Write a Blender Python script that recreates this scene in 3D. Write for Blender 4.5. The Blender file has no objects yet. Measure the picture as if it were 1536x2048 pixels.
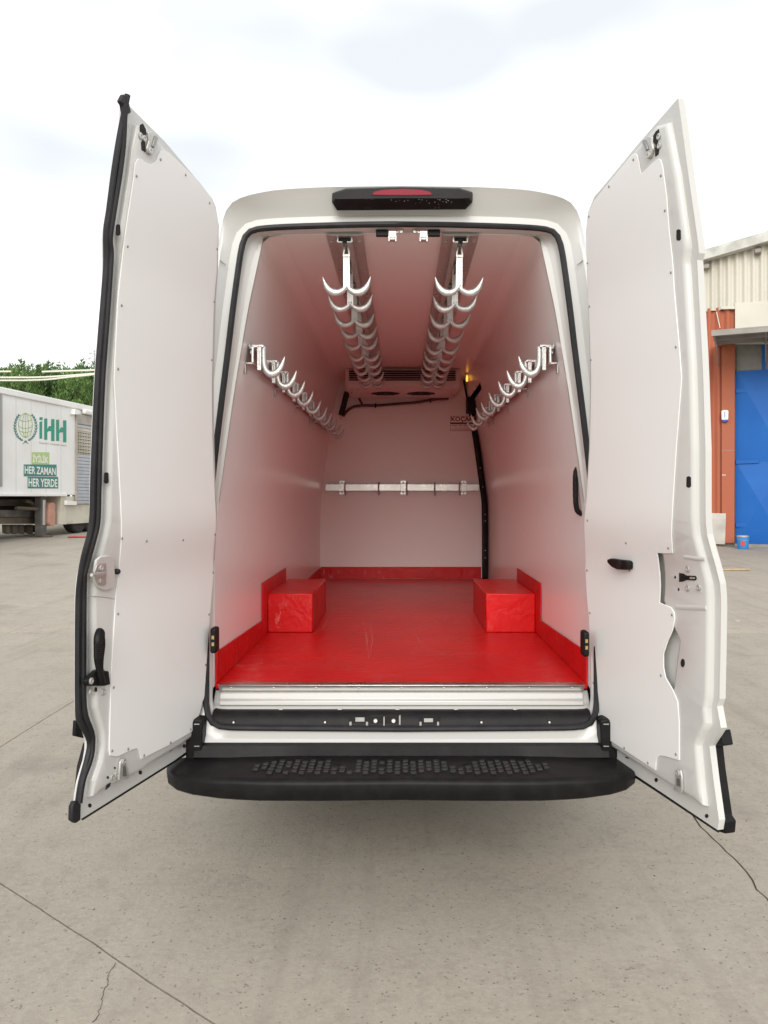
import bpy, bmesh, math, random
from mathutils import Vector, Matrix, Quaternion
from mathutils.noise import noise as pnoise
from mathutils.geometry import delaunay_2d_cdt

R = math.radians
random.seed(7)
scene = bpy.context.scene
COL = scene.collection

# ------------------------------------------------------------------ camera
F, CX, CY, CH = 1600.0, 803.0, 995.0, 1.52        # focal length / principal point in photo pixels, eye height
cam_d = bpy.data.cameras.new('camera')
cam = bpy.data.objects.new('camera', cam_d)
COL.objects.link(cam)
cam.location = (0, 0, CH)
cam.rotation_euler = (R(90), 0, 0)
cam_d.sensor_fit = 'VERTICAL'
cam_d.sensor_height = 36.0
cam_d.lens = 36.0 * F / 2048
cam_d.shift_x = -(CX - 768) / 2048
cam_d.shift_y = -(1024 - CY) / 2048
cam_d.clip_start = 0.05
cam_d.clip_end = 2000
scene.camera = cam

# ------------------------------------------------------------------ light
SUN_EL, SUN_AZ = R(28), R(184)                     # azimuth clockwise from +Y: behind the photographer
world = bpy.data.worlds.new('World')
scene.world = world
world.use_nodes = True
wn, wl = world.node_tree.nodes, world.node_tree.links
wn.clear()
w_out = wn.new('ShaderNodeOutputWorld')
w_sky = wn.new('ShaderNodeTexSky')
w_sky.sky_type = 'NISHITA'
w_sky.sun_disc = False
w_sky.sun_elevation = SUN_EL
w_sky.sun_rotation = SUN_AZ
w_sky.air_density = 1.0
w_sky.dust_density = 2.0
w_bg = wn.new('ShaderNodeBackground')
w_bg.inputs['Strength'].default_value = 0.12
wl.new(w_sky.outputs[0], w_bg.inputs['Color'])
w_tc = wn.new('ShaderNodeTexCoord')
w_map = wn.new('ShaderNodeMapping')
w_map.inputs['Scale'].default_value = (1.0, 1.0, 2.6)
w_map.inputs['Location'].default_value = (4.6, 2.2, 2.5)
wl.new(w_tc.outputs['Generated'], w_map.inputs['Vector'])
w_n = wn.new('ShaderNodeTexNoise')
w_n.inputs['Scale'].default_value = 1.9
w_n.inputs['Detail'].default_value = 3
w_n.inputs['Roughness'].default_value = 0.5
wl.new(w_map.outputs[0], w_n.inputs['Vector'])
w_r = wn.new('ShaderNodeValToRGB')
w_r.color_ramp.elements[0].position = 0.36
w_r.color_ramp.elements[0].color = (0.61, 0.628, 0.642, 1)
w_r.color_ramp.elements[1].position = 0.62
w_r.color_ramp.elements[1].color = (1.06, 1.06, 1.05, 1)
wl.new(w_n.outputs[0], w_r.inputs[0])
w_cl = wn.new('ShaderNodeBackground')
w_cl.inputs['Strength'].default_value = 0.96
wl.new(w_r.outputs[0], w_cl.inputs['Color'])
w_mix = wn.new('ShaderNodeMixShader')
w_mix.inputs[0].default_value = 0.88
wl.new(w_bg.outputs[0], w_mix.inputs[1])
wl.new(w_cl.outputs[0], w_mix.inputs[2])
wl.new(w_mix.outputs[0], w_out.inputs['Surface'])

sun_d = bpy.data.lights.new('sun', 'SUN')
sun_d.energy = 1.3
sun_d.angle = R(34)
sun_d.color = (1.0, 0.96, 0.9)
sun = bpy.data.objects.new('sun', sun_d)
COL.objects.link(sun)
sd = Vector((math.sin(SUN_AZ) * math.cos(SUN_EL), math.cos(SUN_AZ) * math.cos(SUN_EL), math.sin(SUN_EL)))
sun.rotation_euler = sd.to_track_quat('Z', 'Y').to_euler()
sun.location = (0, -5, 12)

scene.view_settings.view_transform = 'Standard'
scene.view_settings.look = 'None'
scene.view_settings.exposure = 0.72
scene.view_settings.gamma = 1.0
scene.render.engine = 'CYCLES'
cy = scene.cycles
cy.max_bounces = 32
cy.diffuse_bounces = 28
cy.glossy_bounces = 6
cy.use_denoising = True
cy.sample_clamp_indirect = 8.0
cy.caustics_reflective = False
cy.caustics_refractive = False

# ------------------------------------------------------------------ materials
MATS = {}


def mat(name, color, rough=0.5, metal=0.0, coat=0.0, spec=0.5, var=0.0, vscale=6.0, bump=0.0, bscale=40.0,
        var_color=None, emit=0.0, detail=4, rvar=0.0):
    m = bpy.data.materials.new(name)
    m.use_nodes = True
    nt = m.node_tree
    b = nt.nodes['Principled BSDF']
    b.inputs['Base Color'].default_value = (*color, 1)
    b.inputs['Roughness'].default_value = rough
    b.inputs['Metallic'].default_value = metal
    b.inputs['Coat Weight'].default_value = coat
    b.inputs['Coat Roughness'].default_value = 0.08
    b.inputs['Specular IOR Level'].default_value = spec
    if var > 0 or bump > 0 or rvar > 0:
        g = nt.nodes.new('ShaderNodeNewGeometry')
    if var > 0:
        n = nt.nodes.new('ShaderNodeTexNoise')
        n.inputs['Scale'].default_value = vscale
        n.inputs['Detail'].default_value = detail
        nt.links.new(g.outputs['Position'], n.inputs['Vector'])
        mx = nt.nodes.new('ShaderNodeMix')
        mx.data_type = 'RGBA'
        mx.inputs[6].default_value = (*color, 1)
        mx.inputs[7].default_value = (*(var_color or [c * 0.5 for c in color]), 1)
        mr = nt.nodes.new('ShaderNodeMapRange')
        mr.inputs[1].default_value = 0.42
        mr.inputs[2].default_value = 0.72
        mr.inputs[4].default_value = var
        nt.links.new(n.outputs[0], mr.inputs[0])
        nt.links.new(mr.outputs[0], mx.inputs[0])
        nt.links.new(mx.outputs[2], b.inputs['Base Color'])
    if rvar > 0:
        n3 = nt.nodes.new('ShaderNodeTexNoise')
        n3.inputs['Scale'].default_value = vscale * 1.7
        n3.inputs['Detail'].default_value = 5
        nt.links.new(g.outputs['Position'], n3.inputs['Vector'])
        mr3 = nt.nodes.new('ShaderNodeMapRange')
        mr3.inputs[1].default_value = 0.3
        mr3.inputs[2].default_value = 0.7
        mr3.inputs[3].default_value = max(0.02, rough - rvar)
        mr3.inputs[4].default_value = rough + rvar
        nt.links.new(n3.outputs[0], mr3.inputs[0])
        nt.links.new(mr3.outputs[0], b.inputs['Roughness'])
    if bump > 0:
        n2 = nt.nodes.new('ShaderNodeTexNoise')
        n2.inputs['Scale'].default_value = bscale
        n2.inputs['Detail'].default_value = 4
        nt.links.new(g.outputs['Position'], n2.inputs['Vector'])
        bp = nt.nodes.new('ShaderNodeBump')
        bp.inputs['Strength'].default_value = bump
        bp.inputs['Distance'].default_value = 0.01
        nt.links.new(n2.outputs[0], bp.inputs['Height'])
        nt.links.new(bp.outputs[0], b.inputs['Normal'])
    if emit > 0:
        b.inputs['Emission Color'].default_value = (*color, 1)
        b.inputs['Emission Strength'].default_value = emit
    MATS[name] = m
    return m


mat('white_paint', (0.59, 0.59, 0.57), 0.32, coat=0.25)
mat('panel_white', (0.84, 0.84, 0.825), 0.42, bump=0.05, bscale=2.5)
mat('lining', (0.92, 0.91, 0.89), 0.27)
mat('black_plastic', (0.007, 0.007, 0.0075), 0.48, spec=0.2, var=0.4, vscale=18, var_color=(0.022, 0.021, 0.020), bump=0.12, bscale=260)
mat('rubber', (0.010, 0.010, 0.012), 0.5, spec=0.35, var=0.5, vscale=14, var_color=(0.028, 0.028, 0.03), bump=0.08, bscale=90)
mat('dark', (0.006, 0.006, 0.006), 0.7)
mat('aluminium', (0.66, 0.65, 0.63), 0.30, metal=1.0, rvar=0.05, vscale=9)
mat('cast_aluminium', (0.52, 0.515, 0.505), 0.40, metal=0.8, var=0.3, vscale=40, var_color=(0.6, 0.59, 0.57), bump=0.2, bscale=150)
mat('galvanised', (0.56, 0.555, 0.53), 0.42, metal=0.6, var=0.4, vscale=35, var_color=(0.42, 0.41, 0.39), rvar=0.1)
mat('screw_steel', (0.33, 0.33, 0.32), 0.4, metal=0.8)
mat('matte_alu', (0.52, 0.515, 0.50), 0.5, metal=0.5)
mat('tread', (0.012, 0.012, 0.0125), 0.38, spec=0.4, var=0.5, vscale=25, var_color=(0.02, 0.02, 0.019))
mat('lens_red', (0.22, 0.003, 0.02), 0.35, spec=0.15)
mat('brass', (0.55, 0.42, 0.2), 0.35, metal=0.9)
mat('sticker_red', (0.33, 0.012, 0.02), 0.5)
mat('sticker_black', (0.02, 0.015, 0.015), 0.5)
mat('unit_white', (0.72, 0.70, 0.68), 0.4, var=0.08, vscale=5)
mat('hose', (0.10, 0.055, 0.05), 0.5)
mat('amber', (1.0, 0.42, 0.06), 0.3, emit=1.3)
mat('tyre', (0.02, 0.02, 0.02), 0.8, var=0.4, vscale=8, var_color=(0.06, 0.055, 0.05))
mat('trailer_white', (0.80, 0.80, 0.79), 0.45, var=0.4, vscale=0.9, var_color=(0.58, 0.56, 0.50), detail=8)
mat('trailer_dirty', (0.60, 0.57, 0.48), 0.6, var=0.8, vscale=1.6, var_color=(0.38, 0.33, 0.24), detail=8)
mat('shutter_grey', (0.42, 0.44, 0.48), 0.4, metal=0.3, var=0.3, vscale=3)
mat('shutter_frame', (0.40, 0.37, 0.33), 0.6, var=0.4, vscale=3)
mat('chassis', (0.10, 0.085, 0.065), 0.8, var=0.8, vscale=2.2, var_color=(0.19, 0.14, 0.09), detail=8)
mat('jack_grey', (0.09, 0.088, 0.085), 0.7, var=0.6, vscale=4, var_color=(0.2, 0.16, 0.12))
mat('pink_tank', (0.52, 0.27, 0.20), 0.6, var=0.4, vscale=3)
mat('ihh_green', (0.015, 0.27, 0.18), 0.5)
mat('ihh_dark', (0.035, 0.20, 0.17), 0.5)
mat('ihh_lime', (0.40, 0.55, 0.22), 0.5)
mat('ihh_grey', (0.42, 0.44, 0.38), 0.5)
mat('print_white', (0.78, 0.78, 0.75), 0.5)
mat('orange_sheet', (0.40, 0.115, 0.06), 0.6, spec=0.3, var=0.5, vscale=1.3, var_color=(0.33, 0.12, 0.07), detail=7)
mat('cream_sheet', (0.62, 0.60, 0.52), 0.6, var=0.45, vscale=1.1, var_color=(0.46, 0.44, 0.37), detail=7)
mat('fascia', (0.56, 0.56, 0.52), 0.7, var=0.7, vscale=3.0, var_color=(0.25, 0.245, 0.22), detail=9)
mat('plaster', (0.55, 0.53, 0.48), 0.85, var=0.9, vscale=2.2, var_color=(0.33, 0.31, 0.28), detail=8, bump=0.3, bscale=14)
mat('blue_gate', (0.008, 0.105, 0.40), 0.5, spec=0.3, var=0.5, vscale=1.2, var_color=(0.012, 0.14, 0.46), detail=6)
mat('canopy_metal', (0.30, 0.285, 0.26), 0.65, var=0.6, vscale=2, var_color=(0.16, 0.14, 0.12))
mat('dirty_glass', (0.22, 0.215, 0.19), 0.35, var=0.8, vscale=2.5, var_color=(0.10, 0.10, 0.09), detail=7)
mat('siren_white', (0.78, 0.78, 0.78), 0.4)
mat('siren_blue', (0.02, 0.05, 0.5), 0.3)
mat('bucket_blue', (0.03, 0.22, 0.55), 0.35, var=0.3, vscale=9, var_color=(0.05, 0.3, 0.6))
mat('bucket_red', (0.55, 0.05, 0.04), 0.4)
mat('bucket_metal', (0.55, 0.55, 0.52), 0.4, metal=0.7)
mat('wood', (0.50, 0.38, 0.22), 0.8, var=0.5, vscale=9)
mat('red_rag', (0.42, 0.03, 0.035), 0.8)
mat('cable', (0.66, 0.67, 0.56), 0.6)
mat('bark', (0.11, 0.075, 0.05), 0.9, var=0.6, vscale=5)
mat('pylon', (0.4, 0.4, 0.4), 0.6)
mat('paper', (0.75, 0.75, 0.72), 0.8)


def leaf_mat(name, c0, c1):
    m = bpy.data.materials.new(name)
    m.use_nodes = True
    nt = m.node_tree
    b = nt.nodes['Principled BSDF']
    b.inputs['Roughness'].default_value = 0.65
    g = nt.nodes.new('ShaderNodeNewGeometry')
    r = nt.nodes.new('ShaderNodeValToRGB')
    r.color_ramp.elements[0].color = (*c0, 1)
    r.color_ramp.elements[1].color = (*c1, 1)
    nt.links.new(g.outputs['Random Per Island'], r.inputs[0])
    nt.links.new(r.outputs[0], b.inputs['Base Color'])
    MATS[name] = m


leaf_mat('pine_needles', (0.06, 0.13, 0.03), (0.15, 0.25, 0.06))
leaf_mat('pine_dark', (0.045, 0.10, 0.025), (0.11, 0.19, 0.05))


def red_floor_mat():
    m = bpy.data.materials.new('red_floor')
    m.use_nodes = True
    nt = m.node_tree
    N, L = nt.nodes, nt.links
    b = N['Principled BSDF']
    b.inputs['Roughness'].default_value = 0.36
    b.inputs['Coat Weight'].default_value = 0.05
    b.inputs['Coat Roughness'].default_value = 0.15
    b.inputs['Specular IOR Level'].default_value = 0.35
    g = N.new('ShaderNodeNewGeometry')
    n1 = N.new('ShaderNodeTexNoise')
    n1.inputs['Scale'].default_value = 3.0
    n1.inputs['Detail'].default_value = 6
    L.new(g.outputs['Position'], n1.inputs['Vector'])
    ramp = N.new('ShaderNodeValToRGB')
    ramp.color_ramp.elements[0].position = 0.35
    ramp.color_ramp.elements[0].color = (0.56, 0.006, 0.008, 1)
    ramp.color_ramp.elements[1].position = 0.7
    ramp.color_ramp.elements[1].color = (0.66, 0.009, 0.009, 1)
    L.new(n1.outputs[0], ramp.inputs[0])
    # dusty scuffs: stretched noise, thresholded, limited to patches
    mp = N.new('ShaderNodeMapping')
    mp.inputs['Rotation'].default_value = (0, 0, 0.5)
    mp.inputs['Scale'].default_value = (26, 70, 10)
    L.new(g.outputs['Position'], mp.inputs['Vector'])
    n2 = N.new('ShaderNodeTexNoise')
    n2.inputs['Scale'].default_value = 1.0
    n2.inputs['Detail'].default_value = 6
    n2.inputs['Roughness'].default_value = 0.7
    L.new(mp.outputs[0], n2.inputs['Vector'])
    n3 = N.new('ShaderNodeTexNoise')
    n3.inputs['Scale'].default_value = 3.2
    n3.inputs['Detail'].default_value = 3
    L.new(g.outputs['Position'], n3.inputs['Vector'])
    m1 = N.new('ShaderNodeMapRange')
    m1.inputs[1].default_value = 0.55
    m1.inputs[2].default_value = 0.68
    L.new(n2.outputs[0], m1.inputs[0])
    m2 = N.new('ShaderNodeMapRange')
    m2.inputs[1].default_value = 0.50
    m2.inputs[2].default_value = 0.66
    L.new(n3.outputs[0], m2.inputs[0])
    mu = N.new('ShaderNodeMath')
    mu.operation = 'MULTIPLY'
    L.new(m1.outputs[0], mu.inputs[0])
    L.new(m2.outputs[0], mu.inputs[1])
    mu2 = N.new('ShaderNodeMath')
    mu2.operation = 'MULTIPLY'
    mu2.inputs[1].default_value = 0.55
    L.new(mu.outputs[0], mu2.inputs[0])
    mx = N.new('ShaderNodeMix')
    mx.data_type = 'RGBA'
    L.new(mu2.outputs[0], mx.inputs[0])
    L.new(ramp.outputs[0], mx.inputs[6])
    mx.inputs[7].default_value = (0.72, 0.36, 0.33, 1)
    L.new(mx.outputs[2], b.inputs['Base Color'])
    n4 = N.new('ShaderNodeTexNoise')
    n4.inputs['Scale'].default_value = 38
    n4.inputs['Detail'].default_value = 5
    L.new(g.outputs['Position'], n4.inputs['Vector'])
    bp = N.new('ShaderNodeBump')
    bp.inputs['Strength'].default_value = 0.22
    bp.inputs['Distance'].default_value = 0.006
    L.new(n4.outputs[0], bp.inputs['Height'])
    n5 = N.new('ShaderNodeTexNoise')
    n5.inputs['Scale'].default_value = 7.5
    n5.inputs['Detail'].default_value = 3
    n5.inputs['Distortion'].default_value = 1.2
    L.new(g.outputs['Position'], n5.inputs['Vector'])
    bp2 = N.new('ShaderNodeBump')
    bp2.inputs['Strength'].default_value = 0.35
    bp2.inputs['Distance'].default_value = 0.02
    L.new(n5.outputs[0], bp2.inputs['Height'])
    L.new(bp.outputs[0], bp2.inputs['Normal'])
    L.new(bp2.outputs[0], b.inputs['Normal'])
    MATS['red_floor'] = m


red_floor_mat()
mat('scratch', (0.62, 0.24, 0.22), 0.6)


def concrete_mat():
    m = bpy.data.materials.new('concrete')
    m.use_nodes = True
    nt = m.node_tree
    N, L = nt.nodes, nt.links
    b = N['Principled BSDF']
    b.inputs['Roughness'].default_value = 0.82
    b.inputs['Specular IOR Level'].default_value = 0.3
    g = N.new('ShaderNodeNewGeometry')

    def noise(scale, detail, rough=0.55, vec=None):
        n = N.new('ShaderNodeTexNoise')
        n.inputs['Scale'].default_value = scale
        n.inputs['Detail'].default_value = detail
        n.inputs['Roughness'].default_value = rough
        L.new(vec or g.outputs['Position'], n.inputs['Vector'])
        return n.outputs[0]

    def rng(x, a, b_, c=0.0, d=1.0):
        r = N.new('ShaderNodeMapRange')
        r.inputs[1].default_value = a
        r.inputs[2].default_value = b_
        r.inputs[3].default_value = c
        r.inputs[4].default_value = d
        L.new(x, r.inputs[0])
        return r.outputs[0]

    def mix(fac, a, c, blend='MIX'):
        x = N.new('ShaderNodeMix')
        x.data_type = 'RGBA'
        x.blend_type = blend
        L.new(fac, x.inputs[0])
        if isinstance(a, tuple):
            x.inputs[6].default_value = (*a, 1)
        else:
            L.new(a, x.inputs[6])
        if isinstance(c, tuple):
            x.inputs[7].default_value = (*c, 1)
        else:
            L.new(c, x.inputs[7])
        return x.outputs[2]
    c = mix(rng(noise(0.9, 8, 0.6), 0.3, 0.7), (0.375, 0.338, 0.278), (0.315, 0.282, 0.230))
    c = mix(rng(noise(3.6, 6, 0.65), 0.5, 0.75, 0, 0.55), c, (0.262, 0.234, 0.193))
    c = mix(rng(noise(1.7, 4), 0.62, 0.74, 0, 0.35), c, (0.33, 0.25, 0.155))          # rusty, oily patches
    c = mix(rng(noise(38, 7, 0.8), 0.42, 0.62, 0, 0.6), c, (0.42, 0.382, 0.318))       # sandy grain
    mp = N.new('ShaderNodeMapping')
    mp.inputs['Rotation'].default_value = (0, 0, 0.35)
    mp.inputs['Scale'].default_value = (5.5, 0.35, 1)
    L.new(g.outputs['Position'], mp.inputs['Vector'])
    c = mix(rng(noise(1.0, 5, 0.6, mp.outputs[0]), 0.54, 0.72, 0, 0.30), c, (0.19, 0.17, 0.145))   # old tyre streaks
    c = mix(rng(noise(0.8, 6, 0.65), 0.57, 0.68, 0, 0.40), c, (0.195, 0.175, 0.15))                 # damp and oil patches
    c = mix(rng(noise(2.3, 5, 0.6), 0.60, 0.72, 0, 0.35), c, (0.40, 0.37, 0.32))                    # chalky patches
    v = N.new('ShaderNodeTexVoronoi')
    v.inputs['Scale'].default_value = 62
    L.new(g.outputs['Position'], v.inputs['Vector'])
    spots = rng(v.outputs['Distance'], 0.10, 0.36, 1, 0)
    sel = rng(noise(30, 2), 0.52, 0.60)
    mu = N.new('ShaderNodeMath')
    mu.operation = 'MULTIPLY'
    L.new(spots, mu.inputs[0])
    L.new(sel, mu.inputs[1])
    c = mix(mu.outputs[0], c, (0.165, 0.145, 0.12))
    c = mix(rng(noise(13, 7, 0.7), 0.52, 0.70, 0, 0.45), c, (0.245, 0.217, 0.178))
    L.new(c, b.inputs['Base Color'])
    h = noise(70, 6, 0.7)
    bp = N.new('ShaderNodeBump')
    bp.inputs['Strength'].default_value = 0.45
    bp.inputs['Distance'].default_value = 0.006
    L.new(h, bp.inputs['Height'])
    L.new(bp.outputs[0], b.inputs['Normal'])
    MATS['concrete'] = m


concrete_mat()

# ------------------------------------------------------------------ helpers
WLOC = {}          # object name -> world location (no parent is ever rotated)


def P(px, py, Y):
    return Vector(((px - CX) * Y / F, Y, CH - (py - CY) * Y / F))


def lerp_tab(tab, x):
    if x <= tab[0][0]:
        return tab[0][1]
    for (a, b), (c, d) in zip(tab, tab[1:]):
        if x <= c:
            return b + (d - b) * (x - a) / (c - a)
    return tab[-1][1]


def empty(name, loc, label, cat, group=None):
    o = bpy.data.objects.new(name, None)
    o.empty_display_size = 0.2
    COL.objects.link(o)
    o.location = loc
    WLOC[o.name] = Vector(loc)
    o['label'] = label
    o['category'] = cat
    if group:
        o['group'] = group
    return o


def tag(o, label=None, cat=None, group=None, kind=None):
    if label:
        o['label'] = label
    if cat:
        o['category'] = cat
    if group:
        o['group'] = group
    if kind:
        o['kind'] = kind
    return o


def place(name, me, parent, wloc, rot=None):
    o = bpy.data.objects.new(name, me)
    COL.objects.link(o)
    wloc = Vector(wloc)
    if parent:
        o.parent = parent
        o.location = wloc - WLOC[parent.name]
    else:
        o.location = wloc
    if rot is not None:
        o.rotation_mode = 'QUATERNION'
        o.rotation_quaternion = rot
    WLOC[o.name] = wloc
    return o


def finish(name, me, m, parent, bevel=0, seg=2, smooth=True, ang=35, center=True, fix=True):
    if fix:
        bm = bmesh.new()
        bm.from_mesh(me)
        bmesh.ops.recalc_face_normals(bm, faces=bm.faces)
        bm.to_mesh(me)
        bm.free()
    c = Vector((0, 0, 0))
    if center and len(me.vertices):
        lo = Vector((min(v.co[i] for v in me.vertices) for i in range(3)))
        hi = Vector((max(v.co[i] for v in me.vertices) for i in range(3)))
        c = (lo + hi) / 2
        me.transform(Matrix.Translation(-c))
    me.materials.append(MATS[m])
    if smooth:
        me.polygons.foreach_set('use_smooth', [True] * len(me.polygons))
        me.set_sharp_from_angle(angle=R(ang))
    o = place(name, me, parent, c)
    if bevel:
        bv = o.modifiers.new('bevel', 'BEVEL')
        bv.width = bevel
        bv.segments = seg
        bv.limit_method = 'ANGLE'
        bv.angle_limit = R(40)
        bv.harden_normals = False
    return o


class MB:
    def __init__(self):
        self.v, self.f = [], []

    def add(self, vs, fs):
        b = len(self.v)
        self.v += [Vector(p) for p in vs]
        self.f += [[i + b for i in q] for q in fs]
        return self

    def box(self, x0, x1, y0, y1, z0, z1):
        return self.add([(x0, y0, z0), (x1, y0, z0), (x1, y1, z0), (x0, y1, z0), (x0, y0, z1), (x1, y0, z1), (x1, y1, z1), (x0, y1, z1)],
                        [(0, 3, 2, 1), (4, 5, 6, 7), (0, 1, 5, 4), (1, 2, 6, 5), (2, 3, 7, 6), (3, 0, 4, 7)])

    def obox(self, c, ax, h):
        c = Vector(c)
        a, b, d = [Vector(x).normalized() * s for x, s in zip(ax, h)]
        vs = [c + a * i + b * j + d * k for k in (-1, 1) for (i, j) in ((-1, -1), (1, -1), (1, 1), (-1, 1))]
        return self.add(vs, [(0, 3, 2, 1), (4, 5, 6, 7), (0, 1, 5, 4), (1, 2, 6, 5), (2, 3, 7, 6), (3, 0, 4, 7)])

    def prism(self, pts, off):
        off = Vector(off)
        n = len(pts)
        vs = [Vector(p) for p in pts] + [Vector(p) + off for p in pts]
        fs = [tuple(range(n)), tuple(range(2 * n - 1, n - 1, -1))] + [(i, (i + 1) % n, n + (i + 1) % n, n + i) for i in range(n)]
        return self.add(vs, fs)

    def tube(self, path, r, n=8, flat=None, ratio=1.0, cap=True, closed=False):
        path = [Vector(p) for p in path]
        m = len(path)
        rs = r if isinstance(r, (list, tuple)) else [r] * m
        vs, fs = [], []
        prev = None
        for i, p in enumerate(path):
            if closed:
                t = path[(i + 1) % m] - path[i - 1]
            else:
                t = path[min(i + 1, m - 1)] - path[max(i - 1, 0)]
            t = t.normalized()
            if flat is not None:
                bn = Vector(flat)
                bn = (bn - t * bn.dot(t)).normalized()
                nn = t.cross(bn).normalized()
            else:
                if prev is None:
                    a = Vector((0, 0, 1)) if abs(t.z) < 0.9 else Vector((1, 0, 0))
                    nn = (a - t * a.dot(t)).normalized()
                else:
                    nn = (prev - t * prev.dot(t)).normalized()
                prev = nn
                bn = t.cross(nn)
            for k in range(n):
                a = 2 * math.pi * k / n
                rb = rs[i] * ratio if flat is not None and not isinstance(ratio, (list, tuple)) else (ratio[i] if isinstance(ratio, (list, tuple)) else rs[i] * ratio)
                vs.append(p + nn * math.cos(a) * rs[i] + bn * math.sin(a) * rb)
        for i in range(m if closed else m - 1):
            j = (i + 1) % m
            for k in range(n):
                fs.append((i * n + k, i * n + (k + 1) % n, j * n + (k + 1) % n, j * n + k))
        if cap and not closed:
            fs.append(tuple(range(n - 1, -1, -1)))
            fs.append(tuple(range((m - 1) * n, m * n)))
        return self.add(vs, fs)

    def grid(self, rows, closed=False):
        n = len(rows[0])
        vs = [p for r in rows for p in r]
        fs = []
        for i in range(len(rows) - 1):
            for k in range(n if closed else n - 1):
                fs.append((i * n + k, i * n + (k + 1) % n, (i + 1) * n + (k + 1) % n, (i + 1) * n + k))
        return self.add(vs, fs)

    def lathe(self, prof, c, axis=(0, 0, 1), n=16):
        axis = Vector(axis).normalized()
        a = Vector((1, 0, 0)) if abs(axis.x) < 0.9 else Vector((0, 1, 0))
        u = (a - axis * a.dot(axis)).normalized()
        w = axis.cross(u)
        rows = []
        for (r, h) in prof:
            rows.append([Vector(c) + axis * h + (u * math.cos(2 * math.pi * k / n) + w * math.sin(2 * math.pi * k / n)) * r for k in range(n)])
        b = len(self.v)
        self.grid(rows, closed=True)
        if prof[0][0] > 1e-5:
            self.f.append([b + k for k in range(n)])
        if prof[-1][0] > 1e-5:
            self.f.append([b + (len(prof) - 1) * n + k for k in range(n)])
        return self

    def mesh(self, name):
        me = bpy.data.meshes.new(name)
        me.from_pydata([tuple(p) for p in self.v], [], self.f)
        me.validate()
        return me

    def build(self, name, m, parent=None, **kw):
        return finish(name, self.mesh(name), m, parent, **kw)


def smooth_path(pts, sub=4):
    """Catmull-Rom through 2-D or 3-D points."""
    pts = [Vector(p) for p in pts]
    out = []
    for i in range(len(pts) - 1):
        p0, p1, p2, p3 = pts[max(i - 1, 0)], pts[i], pts[i + 1], pts[min(i + 2, len(pts) - 1)]
        for k in range(sub):
            t = k / sub
            out.append(0.5 * ((2 * p1) + (p2 - p0) * t + (2 * p0 - 5 * p1 + 4 * p2 - p3) * t * t + (3 * p1 - p0 - 3 * p2 + p3) * t ** 3))
    out.append(pts[-1])
    return out


def fill2d(poly):
    """clean triangulation of a simple polygon -> (2-D verts, tris)"""
    n = len(poly)
    vs, _, fs, *_ = delaunay_2d_cdt([Vector(p) for p in poly], [], [list(range(n))], 1, 1e-6)
    return vs, fs


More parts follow.
